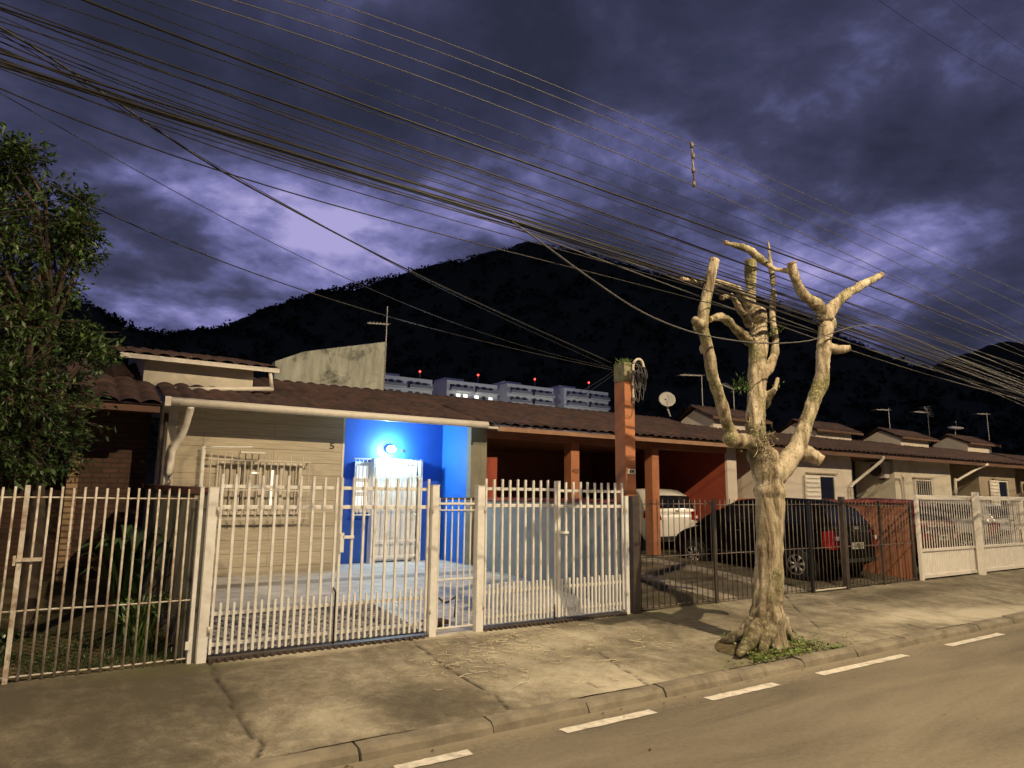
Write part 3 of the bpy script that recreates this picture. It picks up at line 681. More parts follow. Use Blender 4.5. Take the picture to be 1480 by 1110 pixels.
# roof lanterns of the further houses
for h, (pa, pb, pe) , ytop, Y in ((h3, (985, 1032, 1098), 597, 12.6), (h3, (1128, 1180, 1231), 615, 12.6), (h4, (1248, 1302, 1342), 626, 12.6), (h5, (1348, 1398, 1432), 634, 12.6)):
    c = at(pb, 640, Y); xe = at(pe, 640, Y).x; az = math.atan2(ray(pa, 640).x, ray(pa, 640).y); yb = min(c.x/math.tan(az), Y+3.2)
    zt = at(pb, ytop+6, Y).z
    MB().add([(c.x, Y, 3.5), (xe, Y, 3.5), (xe, yb, 3.5), (c.x, yb, 3.5), (c.x, Y, zt), (xe, Y, zt), (xe, yb, zt-.02), (c.x, yb, zt-.02), (c.x, (Y+yb)/2, zt+.30), (xe, (Y+yb)/2, zt+.30)],
             [(0, 1, 5, 4), (1, 2, 6, 9, 5), (2, 3, 7, 6), (3, 0, 4, 8, 7)]).build('lantern_wall', 'plaster', h)
    ym = (Y+yb)/2
    roof_mesh(c.x-.25, xe+.3, Y-.20, zt-.02, ym, zt+.36, seed=int(pa)).build('lantern_roof', 'tile', h)
    roof_mesh(c.x-.25, xe+.3, yb+.35, zt-.12, ym+.002, zt+.36, seed=int(pa)).build('lantern_roof', 'tile', h)
    MB().box(c.x-.26, xe+.31, Y-.235, Y-.205, zt-.07, zt+.0).build('lantern_fascia', 'soffit', h)

# ------------------------------------------------------------------ brick house at the left
h0 = thing('row_house', 'brown brick house behind the leafy tree at the far left', 'house', (-2.5, 12, .45), 'row of joined single-storey houses')
roof_mesh(-9, 1.24, 10.8, 2.98, 13.7, 3.95, pitch_=.27, seed=9, amp=.055).build('roof', 'tile', h0)
MB().box(-9, 1.22, 10.84, 10.90, 2.86, 2.965).build('eave_board', 'soffit', h0)
MB().box(-9, 1.22, 10.9, 12.3, 2.92, 2.95).build('soffit', 'soffit', h0)
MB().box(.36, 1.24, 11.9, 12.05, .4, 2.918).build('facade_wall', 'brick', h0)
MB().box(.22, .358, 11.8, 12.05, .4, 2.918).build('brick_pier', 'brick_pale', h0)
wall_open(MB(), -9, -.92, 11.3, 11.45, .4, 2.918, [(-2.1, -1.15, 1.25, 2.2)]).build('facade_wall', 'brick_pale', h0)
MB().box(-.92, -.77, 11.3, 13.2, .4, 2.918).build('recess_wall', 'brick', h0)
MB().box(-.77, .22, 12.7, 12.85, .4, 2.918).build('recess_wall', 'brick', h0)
fr = MB(); 
for a, b, c_, d in ((-2.1, -1.15, 2.14, 2.2), (-2.1, -1.15, 1.25, 1.31), (-2.1, -2.04, 1.31, 2.14), (-1.21, -1.15, 1.31, 2.14), (-1.66, -1.6, 1.31, 2.14), (-2.04, -1.21, 1.75, 1.79)): fr.box(a, b, 11.33, 11.39, c_, d)
wo = fr.build('window', 'plaster2', h0); MB().box(-2.04, -1.21, 11.395, 11.405, 1.31, 2.14).build('window_pane', 'glass', wo)

# ------------------------------------------------------------------ party walls between the yards
def coping(house, x0, x1, y0, y1, z, seed=0):
    g = MB(); n = int((y1-y0)/.2)
    for k in range(n):
        y = y0+(y1-y0)*k/n; yl = (y1-y0)/n
        dz = random.uniform(-.006, .006)
        pts = [(x0+(x1-x0)*q/6, z+.055*math.sin(math.pi*q/6)+dz) for q in range(7)]
        vs = [(px_, y, pz+.012) for px_, pz in pts]+[(px_, y+yl+.03, pz-.004) for px_, pz in pts]
        g.add(vs, [(q, q+1, q+8, q+7) for q in range(6)], True); g.add(vs[:7]+[(x0, y, z+.0), (x1, y, z+.0)], [(7, 0, 1, 2, 3, 4, 5, 6, 8)])
    return g.build('coping', 'tile_red', house)
pw = thing('party_wall', 'low mouldy yard wall with red coping left of the left driveway gate', 'wall', (1.25, 9, .2), 'yard walls between the houses')
MB().slant(1.19, 1.32, 7.32, 11.29, .1, 1.74, .3, 1.80).build('wall_panel', 'old_wall', pw); MB().slant(1.15, 1.36, 7.30, 11.28, 1.742, 1.80, 1.802, 1.86).build('coping', pm('dark_red_coping', (.10, .028, .02), (.05, .02, .015), 6, .8, .4), pw)
pw = thing('party_wall', 'low grey yard wall with red tiles behind the right white gate', 'wall', (6.8, 9, .2), 'yard walls between the houses')
MB().box(6.73, 6.88, 7.42, 11.34, .05, 1.66).build('wall_panel', 'grey_wall', pw); coping(pw, 6.69, 6.92, 7.50, 11.34, 1.665)
pw = thing('party_wall', 'rusty orange yard wall with tile coping right of the black car', 'wall', (14.3, 9, .2), 'yard walls between the houses')
MB().box(14.26, 14.39, 7.3, 11.38, .05, 1.68).build('wall_panel', 'rust_wall', pw); coping(pw, 14.2, 14.44, 7.28, 11.36, 1.69)
g = MB(); g.box(14.30, 14.36, 7.24, 7.28, .2, 1.72); g.build('end_post', 'dark_metal', pw)

# pillar for the electric meters
pm_ = thing('meter_pillar', 'tall orange masonry pillar with tangled cables on top', 'pillar', (6.85, 7.38, .2))
MB().slant(6.755, 6.945, 7.28, 7.50, 1.55, 3.40, 1.55, 3.40).build('shaft', 'orange', pm_, bevel=.006)
MB().box(6.75, 6.95, 7.275, 7.505, 3.402, 3.68).build('cap', pm('mossy_old_concrete', (.30, .28, .17), (.12, .12, .06), 14, .95, .6, .01), pm_, bevel=.01)
pl_ = MB().box(6.785, 6.925, 7.268, 7.279, 2.075, 2.145).build('number_plate', 'white_metal', pm_)
text('plate_number', '428', .062, (6.855, 7.266, 2.109), 'brown_text', pl_)
g = MB()
for _ in range(34):
    a = Vector((random.uniform(6.76, 6.94), random.uniform(7.27, 7.5), 3.68)); b = a+Vector((random.uniform(-.08, .08), random.uniform(-.05, .05), random.uniform(.02, .10)))
    g.tube([a, (a+b)/2+Vector((random.uniform(-.02, .02), 0, .01)), b], [.004, .003, .001], 4)
g.build('moss_tuft', 'ivy', pm_)
con = MB().tube(cat_rom([(6.90, 7.262, 3.08), (6.90, 7.255, 3.5), (6.90, 7.24, 3.66), (6.96, 7.21, 3.73), (7.03, 7.2, 3.70), (7.06, 7.2, 3.62)], 5), .02, 8); con.build('conduit', 'plaster2', pm_)
g = MB()
for z in (3.12, 3.30, 3.52): g.box(6.87, 6.935, 7.235, 7.274, z, z+.045)
g.box(6.80, 6.86, 7.23, 7.274, 3.42, 3.55); g.build('cable_clamp', 'thin_metal', pm_)
g = MB()
for k in range(13):
    a = Vector((6.90+random.uniform(-.04, .12), 7.24+random.uniform(-.03, .03), 3.60+random.uniform(-.1, .1))); dx = random.uniform(.05, .17); dz = random.uniform(.2, .42)
    g.tube(cat_rom([a, a+Vector((dx*.7, -.02, -.02)), a+Vector((dx, -.03, -dz*.6)), a+Vector((dx*.75, -.03, -dz)), a+Vector((dx*.45, -.02, -dz*.8)), a+Vector((dx*.2, -.01, -dz*.3))], 4), random.uniform(.004, .008), 5)
g.tube(cat_rom([(6.90, 7.26, 3.1), (6.88, 7.25, 2.95), (6.83, 7.25, 2.88), (6.76, 7.25, 2.90)], 5), .005, 5)
g.build('cable_loop', 'wire_grey', pm_)

# ------------------------------------------------------------------ fences and gates (fence line Y = 7.2)
FY = 7.2
def sbar(g, x, h, z0, z1):
    a, b = x+random.uniform(-.002, .002), x+random.uniform(-.004, .004)
    g.add([(a-h,FY-h,z0),(a+h,FY-h,z0),(a+h,FY+h,z0),(a-h,FY+h,z0),(b-h,FY-h,z1),(b+h,FY-h,z1),(b+h,FY+h,z1),(b-h,FY+h,z1)], [(0,3,2,1),(4,5,6,7),(0,1,5,4),(1,2,6,5),(2,3,7,6),(3,0,4,7)])
def leaf(name, label, x0, x1, ntall, zt, parent=None, group=None, mat='cream_metal', dbl=None):
    o = thing(name, label, 'gate', (x0, FY, .2), group)
    g = MB(); sp = (x1-x0)/(ntall)
    for k in range(ntall+1):
        x = x0+k*sp; lean = 0
        if k == ntall: x = x1
        sbar(g, x, .0128, .26, zt+random.uniform(-.006, .006))
    g.build('bars', mat, o, bevel=.003)
    g = MB()
    for k in range(ntall):
        x = x0+(k+.5)*sp; sbar(g, x, .0112, .26, .72+random.uniform(-.006, .006))
    g.build('short_bars', mat, o, bevel=.003)
    for z, h in ((zt-.115, .035), (zt-.315, .04), (.62, .035), (.34, .035)): MB().box(x0-.01, x1+.01, FY+.017, FY+.043, z-h/2, z+h/2).build('rail', mat, o, bevel=.003)
    return o
g1 = leaf('driveway_gate', 'left leaf of the left white driveway gate, in front of the barred window', 1.41, 2.56, 9, 1.93, group='white barred gate leaves')
MB().tube([(2.585, FY-.03, .24), (2.585, FY-.03, .75), (2.56, FY-.03, .80)], .009, 6).build('drop_bolt', 'black_metal', g1)
g2 = leaf('driveway_gate', 'right leaf of the left white driveway gate, in front of the blue porch', 2.615, 3.64, 8, 1.93, group='white barred gate leaves')
g = MB().box(2.64, 2.76, FY-.03, FY+.0, 1.29, 1.32); g.box(2.61, 2.65, FY-.03, FY-.0, 1.15, 1.35); g.build('latch', 'cream_metal', g2)
g3 = leaf('driveway_gate', 'left leaf of the right white driveway gate, before the grey yard wall', 4.41, 5.45, 9, 1.95, group='white barred gate leaves')
MB().tube([(5.42, FY-.03, .24), (5.42, FY-.03, .42)], .009, 6).build('drop_bolt', 'black_metal', g3)
g4 = leaf('driveway_gate', 'right leaf of the right white driveway gate, beside the dark brown post', 5.50, 6.60, 9, 1.94, group='white barred gate leaves')
g = MB().box(5.49, 5.64, FY-.035, FY-.0, 1.28, 1.31); g.box(5.48, 5.52, FY-.02, FY+.02, .26, 1.95); g.build('latch', 'cream_metal', g4)
def post(label, x, wd, z1, mat='cream_metal', y=FY, z0=.1, name='gate_post', group='steel gate and fence posts'):
    o = MB().box(x-wd/2, x+wd/2, y-wd/2, y+wd/2, z0, z1); o.box(x-wd/2-.004, x+wd/2+.004, y-wd/2-.004, y+wd/2+.004, z1, z1+.008)
    return o.build(name, mat, origin=(x, y, .2), bevel=.003, label=label, cat='post', group=group)
post('cream gate post at the left end of the driveway gate, under the stone facade', 1.335, .085, 1.80)
post('thin cream gate post beside the old yard wall, holding the left fence', 1.235, .035, 1.80)
post('cream gate post left of the narrow pedestrian gate', 3.715, .085, 1.86)
post('cream gate post right of the narrow pedestrian gate', 4.32, .095, 1.86)
post('thin cream post against the dark brown post', 6.665, .055, 1.76)
post('thick dark brown fence post below the orange meter pillar', 6.80, .12, 1.76, 'dark_metal')
for px_ in (1.36, 3.69, 4.345, 6.64):
    for z in (.45, 1.55):
        par = {1.36: g1, 3.69: g2, 4.345: g3, 6.64: g4}[px_]; MB().tube([(px_+(.02 if px_ in (1.36, 4.345) else -.02), FY-.05, z), (px_+(.02 if px_ in (1.36, 4.345) else -.02), FY-.05, z+.07)], .012, 8).build('hinge', 'pole_rust', par)
# pedestrian gate
o = thing('pedestrian_gate', 'narrow low pedestrian gate of thin white bars between two cream posts', 'gate', (3.8, FY, .2))
g = MB()
for k in range(6): g.box(3.80+k*.083-.007, 3.80+k*.083+.007, FY+.02, FY+.034, .27, 1.72)
g.build('bars', 'white_metal', o)
for z, a in ((1.655, .02), (1.58, .01), (.80, .012), (.27, .012)): MB().box(3.775, 4.26, FY+.005, FY+.019, z-a/2, z+a/2+.004).build('rail', 'white_metal', o)
MB().box(3.77, 4.27, FY+.04, FY+.06, 1.70, 1.725).build('top_bar', 'dark_metal', o); g = MB(); g.tube(cat_rom([(3.85, FY+.3, .52), (3.95, FY+.3, .56), (4.05, FY+.3, .5), (4.2, FY+.3, .56)], 4), .012, 6); g.bar((3.83, FY+.3, .32), (3.85, FY+.3, .52), .02); g.bar((4.18, FY+.3, .32), (4.2, FY+.3, .56), .02); g.build('frame', 'dark_metal', o)
MB().box(3.80, 4.1, FY+.25, FY+.45, .26, .30).build('threshold', 'fallen', o)
# threshold channels below the gates
for (a, b) in ((1.4, 3.66), (4.38, 6.62)):
    g = MB(); g.box(a, b, FY-.05, FY+.06, .19, .232)
    n = int((b-a)/.07)
    for k in range(n): g.box(a+k*.07, a+k*.07+.028, FY-.085, FY-.05, .19, .224)
    g.build('gate_sill', 'dark_metal', kind='structure')
# left fence
o = thing('bar_fence', 'rusty white round-bar fence around the dark garden at the left', 'fence', (0, FY, .2))
g = MB(); k = 0
for x in [-.137+i*.0838 for i in range(-14, 17)]:
    if abs(x+.137) < .02 or x > 1.2: continue
    g.tube([(x, FY, .215), (x, FY, 1.785+random.uniform(-.008, .008))], .0095, 8)
g.build('bars', 'pole_rust', o)
for z in (.245, .765, 1.695): MB().tube(cat_rom([(-1.3, FY+.013, z), (-.6, FY+.013, z-.004), (0, FY+.013, z+.003), (.6, FY+.013, z-.003), (1.235, FY+.013, z)], 4), .0085, 6).build('rail', 'pole_rust', o)
MB().box(-.155, -.117, FY-.02, FY+.02, .15, 1.80).build('post', 'pole_rust', o, bevel=.003)
g = MB().box(-.17, .02, FY-.035, FY-.022, 1.17, 1.20); g.box(-.18, -.16, FY-.04, FY-.02, 1.14, 1.22); g.build('latch', 'pole_rust', o)
MB().box(1.19, 1.225, FY-.04, FY-.02, .33, .40).build('padlock', 'white_metal', o)
# dark fence before the garage yard
o = thing('bar_fence', 'thin dark bar fence with wire-like bars in front of the black car', 'fence', (10, FY, .2))
g = MB(); x = 6.93; n_ = 0
while x < 14.22:
    if all(abs(x-q) > .035 for q in (8.45, 10.86, 11.86, 13.08)):
        g.tube([(x, FY, .235), (x, FY, 1.73+random.uniform(-.01, .01))], .0068, 6)
    x += .112; n_ += 1
g.build('bars', 'thin_metal', o).__setitem__('kind', 'stuff')
for a, b in ((6.87, 8.43), (8.47, 10.83), (10.89, 11.80), (11.92, 14.25)):
    for z in (.255, .93, 1.655): MB().tube([(a, FY+.011, z+random.uniform(-.01, .01)), (b, FY+.011, z+random.uniform(-.01, .01))], .008, 6).build('rail', 'thin_metal', o)
for x, wd, mt, zt in ((8.45, .035, 'dark_metal', 1.74), (10.86, .05, 'black_metal', 1.72), (11.86, .085, 'dark_metal', 1.80), (13.08, .04, 'dark_metal', 1.74)):
    MB().box(x-wd/2, x+wd/2, FY-wd/2, FY+wd/2, .12, zt).build('post', mt, o, bevel=.003)
MB().box(10.9, 11.8, FY-.03, FY-.0, .225, .245).build('lower_bar', 'plaster2', o)
# white gate at the right
o = thing('sliding_gate', 'wide white sliding gate, slats above and ribbed solid panels below, at the right', 'gate', (14.4, FY, .2))
xs = [14.42, 16.78, 19.25, 21.7]
for a in range(3):
    x0, x1 = xs[a], xs[a+1]
    g = MB(); g.box(x0, x1, FY-.03, FY+.03, 1.765, 1.855); g.box(x0+.081, x1-.04, FY-.025, FY+.025, .745, .80); g.box(x0+.081, x1-.04, FY-.025, FY+.025, .235, .30); g.box(x0, x0+.08, FY-.03, FY+.03, .20, 1.765)
    g.build('gate_frame', 'white_metal', o, bevel=.004)
    g = MB(); n = 22
    for k in range(n):
        x = x0+.12+(x1-x0-.18)*k/(n-1); g.box(x-.007, x+.007, FY-.006, FY+.006, .801, 1.764)
    g.build('slats', 'white_metal', o)
    g = MB(); n = 90; v = []
    for k in range(n+1):
        x = x0+.081+(x1-x0-.125)*k/n; yy = FY+(.009 if k % 4 in (1, 2) else -.009); v += [(x, yy, .301), (x, yy, .744)]
    g.add(v, [(2*k, 2*k+2, 2*k+3, 2*k+1) for k in range(n)]); g.build('ribbed_panel', 'white_metal', o)
post('white square post in the middle of the right-hand sliding gate', 16.75, .11, 1.93, 'white_metal', y=FY-.11)
post('white square post at the right edge, behind the sliding gate', 19.2, .13, 1.80, 'white_metal', y=FY+.15)

# ------------------------------------------------------------------ cars
def car(name, label, loc, rz, paint, lower, green, wheels, wr, plate=None, tail='tall', W=.85, cat='car', seed=0, sl=None):
    o = thing(name, label, cat, loc, rz=rz, local=True)
    def cross(w_, zb, zt):
        h = zt-zb; return [(0, zb), (.82*w_, zb), (.955*w_, zb+.10*h+.01), (w_, zb+.45*h), (.992*w_, zb+.74*h), (.945*w_, zt-.035), (.86*w_, zt), (0, zt+.012)]
    g = MB(); st = []
    for y, w_, zb, zt in lower:
        c = cross(w_, zb, zt); full = [(x, y, z) for x, z in c]+[(-x, y, z) for x, z in c[-2:0:-1]]
        st.append(full)
    n = len(st[0]); vs = [p for s_ in st for p in s_]
    fs = [(i*n+j, i*n+(j+1) % n, (i+1)*n+(j+1) % n, (i+1)*n+j) for i in range(len(st)-1) for j in range(n)]
    fs += [tuple(range(n))[::-1], tuple((len(st)-1)*n+j for j in range(n))]
    g.add(vs, [f[::-1] for f in fs], True)
    body = g.build('body', paint, o); md = body.modifiers.new('s', 'SUBSURF'); md.levels = 2; md.render_levels = 2
    g = MB(); st = []
    for y, bw, bz, rw, rz_ in green:
        h = rz_-bz; hl = [(bw, bz-.03), (bw+(rw-bw)*.5+.012, bz+h*.5), (rw, rz_-.07*min(1, h*2)), (rw*.9, rz_-.012), (rw*.5, rz_+.008), (0, rz_+.014)]
        st.append([(x, y, z) for x, z in hl]+[(-x, y, z) for x, z in hl[-2::-1]])
    n = len(st[0]); vs = [p for s_ in st for p in s_]
    fs = [(i*n+j, i*n+j+1, (i+1)*n+j+1, (i+1)*n+j) for i in range(len(st)-1) for j in range(n-1)]
    fs += [tuple(range(n))[::-1], tuple((len(st)-1)*n+j for j in range(n))]
    g.add(vs, [f[::-1] for f in fs], True); rf = g.build('cabin', paint, o)
    # side glass, windscreen and rear glass laid 6 mm proud of the cabin
    def gpt(k, side, t, off=.008):
        y, bw, bz, rw, rz_ = k; return (side*(bw+(rw-bw)*t+.012*4*t*(1-t)+off), y, bz+(rz_-bz)*t)
    def interp(y):
        for a, b in zip(green, green[1:]):
            if a[0] <= y <= b[0]:
                t = (y-a[0])/(b[0]-a[0]); return tuple(a[i]+(b[i]-a[i])*t for i in range(5))
    sl = sl or [(.62, 1.45), (1.53, 2.35)]
    for side in (-1, 1):
        for a, b in sl:
            g = MB(); vs = []; q = 6
            for i in range(q+1):
                k = interp(a+(b-a)*i/q)
                for t in (.08, .3, .55, .80): vs.append(gpt(k, side, t))
            f2 = [(i*4+j, i*4+4+j, i*4+5+j, i*4+1+j) for i in range(q) for j in range(3)]
            g.add(vs, f2 if side > 0 else [f[::-1] for f in f2], True); g.build('side_window', 'glass', o)
    for nm, k0, k1, s_ in (('rear_window', green[0], green[1], -1), ('windscreen', green[-1], green[-2], 1)):
        g = MB(); vs = []
        for i in range(6):
            t = .10+.78*i/5; y = k0[0]+(k1[0]-k0[0])*t; hw = (k0[3]+(k1[3]-k0[3])*t)*.93; z = k0[4]+(k1[4]-k0[4])*t
            for j in range(9): 
                u = -1+2*j/8; vs.append((hw*u, y+s_*(.014), z+.018+.012*(1-u*u)))
        g.add(vs, [(i*9+j, i*9+j+1, i*9+10+j, i*9+9+j) for i in range(5) for j in range(8)], True); g.build(nm, 'glass', o)
    for yw in wheels:
        for side in (-1, 1):
            c = Vector((side*(W-.09), yw, wr))
            MB().disc((side*(W-.30), yw, wr+.02), (side, 0, 0), wr*1.17, 32, .306).build('wheel_arch', 'hole', o)
            g = MB(); prof_t = [(-.10, wr*.62), (-.10, wr*.93), (-.07, wr), (.07, wr), (.10, wr*.93), (.105, wr*.62)]; nn_ = 32
            vs = [(c.x+side*(a+.035), c.y+r_*math.cos(2*math.pi*j/nn_), c.z+r_*math.sin(2*math.pi*j/nn_)) for a, r_ in prof_t for j in range(nn_)]
            g.add(vs, [(i*nn_+j, i*nn_+(j+1) % nn_, (i+1)*nn_+(j+1) % nn_, (i+1)*nn_+j) for i in range(5) for j in range(nn_)], True)
            wh = g.build('wheel', 'tyre', o)
            g = MB(); xo = c.x+side*.125
            for k in range(24):
                a0, a1 = 2*math.pi*k/24, 2*math.pi*(k+1)/24
                for r0, r1, dx in ((wr*.56, wr*.64, .012),):
                    g.add([(xo+side*dx, c.y+r_*math.cos(a), c.z+r_*math.sin(a)) for r_, a in ((r0, a0), (r1, a0), (r1, a1), (r0, a1))], [(0, 1, 2, 3)])
            for k in range(7):
                a = 2*math.pi*k/7+.3
                for da in (-.11, .11):
                    p0 = Vector((xo, c.y+.04*math.cos(a), c.z+.04*math.sin(a))); p1 = Vector((xo+side*.008, c.y+wr*.58*math.cos(a+da), c.z+wr*.58*math.sin(a+da)))
                    g.tube([p0, p1], [.018, .013], 5)
            g.disc((xo, c.y, c.z), (side, 0, 0), .045, 14, .014); g.disc((xo-side*.05, c.y, c.z), (side, 0, 0), wr*.5, 20, .005)
            g.build('rim', 'rim', wh)
    zt = lower[2][3]
    for side in (-1, 1):
        g = MB(); yb = lower[1][0]
        if tail == 'tall': q = [(W*.90, -.0, .60), (W*.66, -.03, .62), (W*.74, -.01, .93), (W*.90, .04, .94), (W*1.0, .16, .64), (W*.99, .14, .92)]
        else: q = [(W*.88, -.0, .80), (W*.62, -.03, .82), (W*.70, -.01, 1.0), (W*.90, .04, 1.04), (W*1.0, .26, .86), (W*.985, .24, 1.02)]
        q = [(side*x, y+yb-.035, z) for x, y, z in q]; q2 = [(x*.94, y+.08, z) for x, y, z in q]
        fs = [(0, 1, 2, 3), (0, 3, 5, 4)]; fs2 = [(f[0]+6, f[1]+6, f[2]+6, f[3]+6) for f in fs]
        g.add(q+q2, (fs+[(0, 6, 7, 1), (1, 7, 8, 2), (2, 8, 9, 3), (3, 9, 11, 5), (5, 11, 10, 4), (4, 10, 6, 0)]) if side < 0 else [f[::-1] for f in (fs+[(0, 6, 7, 1), (1, 7, 8, 2), (2, 8, 9, 3), (3, 9, 11, 5), (5, 11, 10, 4), (4, 10, 6, 0)])])
        tl = g.build('tail_light', 'lamp_red', o)
        g = MB(); zz_ = .80 if tail == 'tall' else .87
        g.box(*sorted((side*W*.70, side*W*.82)), yb-.062, yb-.03, zz_-.035, zz_+.035); g.build('reverse_lens', 'lamp_clear', tl)
        g = MB(); ym = green[-2][0]-.12; g.box(*sorted((side*(W-.02), side*(W+.16))), ym-.05, ym+.03, .93, 1.04); g.build('mirror', paint, o, bevel=.02)
        for dy in (0, .92): 
            if dy < 2: MB().box(*sorted((side*(W-.012), side*(W+.018))), 1.0+dy, 1.13+dy, .855, .88).build('door_handle', paint if paint == 'carwhite' else 'dark_metal', o)
        g = MB(); g.box(*sorted((side*(W-.002), side*(W+.006))), lower[2][0]+.55, lower[-3][0]-.5, .42, .455); g.build('side_strip', 'tyre' if paint != 'carwhite' else 'dark_metal', o)
    MB().box(-W*.80, W*.80, lower[0][0]-.012, lower[0][0]+.05, .36, .43).build('bumper_insert', 'tyre', o)
    if plate:
        zp = plate[1]; pl = MB().box(-.20, .20, lower[1][0]-.075, lower[1][0]-.062, zp-.06, zp+.06).build('licence_plate', 'platem', o)
        mt = text_mesh(plate[0], .105); mt.materials.clear(); mt.materials.append(M['black_text']); mt.transform(Matrix.Translation((0, lower[1][0]-.078, zp)) @ Matrix.Rotation(R(90), 4, 'X'))
        to = bpy.data.objects.new('plate_text', mt); col.objects.link(to); to.parent = pl
    MB().box(-.06, .06, lower[1][0]-.068, lower[1][0]-.04, zt-.05, zt+.0).build('badge', 'rim', o)
    return o
low = [(0.0, .60, .36, .72), (.04, .77, .30, .98), (.25, .845, .25, 1.01), (1.0, .85, .20, 1.0), (2.6, .85, .20, .97), (3.0, .84, .20, .95), (3.55, .81, .22, .84), (3.83, .70, .27, .66), (3.93, .52, .35, .56)]
grn = [(.07, .74, .97, .72, .985), (.34, .77, .98, .585, 1.37), (.75, .785, .985, .595, 1.485), (1.5, .79, .985, .60, 1.515), (2.2, .785, .975, .595, 1.47), (2.65, .78, .965, .62, 1.27), (3.15, .76, .945, .73, .96)]
car('parked_car', 'black hatchback parked nose-in behind the dark bar fence', (12.62, 7.42, .25), R(1.5), 'carblack', low, grn, (.68, 3.12), .30, ('A2J', .66))
low2 = [(0.0, .66, .36, .76), (.04, .80, .30, 1.00), (.22, .84, .28, 1.04), (1.0, .85, .26, 1.03), (2.7, .85, .26, 1.0), (3.1, .84, .26, .98), (3.7, .82, .28, .90), (4.0, .72, .32, .78), (4.1, .55, .4, .64)]
grn2 = [(.06, .78, 1.00, .745, 1.02), (.24, .80, 1.01, .67, 1.40), (.55, .81, 1.01, .675, 1.53), (1.5, .81, 1.01, .68, 1.56), (2.3, .80, 1.0, .67, 1.52), (2.8, .79, .99, .68, 1.30), (3.3, .77, .97, .75, .99)]
car('parked_car', 'white compact van-like car seen from behind inside the open garage', (12.62, 11.85, .42), R(0), 'carwhite', low2, grn2, (.72, 3.25), .32, None, tail='low', W=.85)
car('parked_car', 'dark red car parked behind the left half of the white sliding gate', (16.9, 7.9, .27), R(0), 'carred', low, grn, (.68, 3.12), .30, ('NKO', .66))
car('parked_car', 'silver car parked behind the right half of the white sliding gate', (20.9, 8.1, .27), R(2), 'carsilver', low, grn, (.68, 3.12), .30, ('KRV', .66))

# ------------------------------------------------------------------ pruned tree on the pavement
TY = 5.2
def TP(px, py, dy=0): return at(px, py, TY+dy)
stubs = []
limbs = []   # (points, radii)
PXM = 1/150.0    # photo pixels to metres at the trunk (perpendicular to the view), used for thickness only
def limb(pts, k=5): 
    P = cat_rom([TP(a, b, d) for a, b, w_, d in pts], k); Rr = []
    for i in range(len(pts)-1):
        for j in range(k): Rr.append((pts[i][2]+(pts[i+1][2]-pts[i][2])*j/k)*PXM/2)
    Rr.append(pts[-1][2]*PXM/2); limbs.append((P, Rr))
limb([(1108,945,66,0),(1108,915,60,0),(1109,880,54,0),(1111,840,50,0),(1112,780,48,0),(1113,720,50,0),(1112,695,50,0),(1109,672,46,.02),(1108,650,28,.04)])
limb([(1110,712,26,.03),(1107,690,40,.03),(1100,660,46,.02),(1093,630,35,.05),(1092,600,32,.08),(1094,560,33,.12),(1096,520,33,.15),(1097,490,36,.18),(1094,460,36,.2),(1086,440,22,.2),(1085,410,20,.2),(1084,377,20,.2)])
limb([(1108,662,20,0),(1098,650,30,0),(1080,638,26,-.05),(1062,636,26,-.1),(1052,615,20,-.12),(1040,575,21,-.15),(1030,540,19,-.18),(1022,500,17,-.2),(1015,475,20,-.2),(1017,450,16,-.2),(1024,415,15,-.2),(1032,376,15,-.2)])
limb([(1108,712,26,0),(1115,692,42,0),(1135,670,40,-.02),(1150,650,31,-.05),(1162,620,27,-.1),(1172,590,27,-.12),(1186,550,26,-.15),(1191,500,25,-.2),(1194,462,28,-.2),(1182,442,24,-.2),(1164,428,19,-.2),(1152,408,16,-.2),(1144,380,17,-.2)])
limb([(1150,652,34,0),(1168,656,30,-.1),(1186,666,24,-.2)])
limb([(1195,455,26,-.2),(1215,432,18,-.25),(1240,415,17,-.3),(1273,398,14,-.35)])
limb([(1196,500,20,-.2),(1213,505,16,-.3),(1228,503,12,-.4)])
limb([(1100,545,22,.1),(1112,530,18,.1),(1120,500,15,.12),(1117,460,13,.15),(1118,420,11,.15),(1115,390,9,.15),(1109,346,5,.15)], 4)
limb([(1140,392,8,-.15),(1118,388,12,0),(1100,375,13,.1),(1080,360,12,.15),(1048,351,9,.2)])
limb([(1090,455,22,.2),(1074,430,14,.15),(1064,417,13,.1),(1042,410,12,0),(1020,408,9,-.1),(986,403,7,-.2)])
limb([(1084,470,18,.2),(1068,445,10,.1),(1058,428,10,.05),(1043,430,9,0)])
limb([(1085,492,24,.2),(1066,478,17,.1),(1050,462,13,0),(1040,458,12,-.1),(1026,462,10,-.2)])
limb([(1104,590,14,.1),(1112,572,14,0),(1120,562,10,-.1),(1124,548,6,-.1)], 3)
limb([(1016,470,20,-.2),(1006,466,14,-.25),(1004,460,8,-.3)], 3)
n_stub = len(limbs)
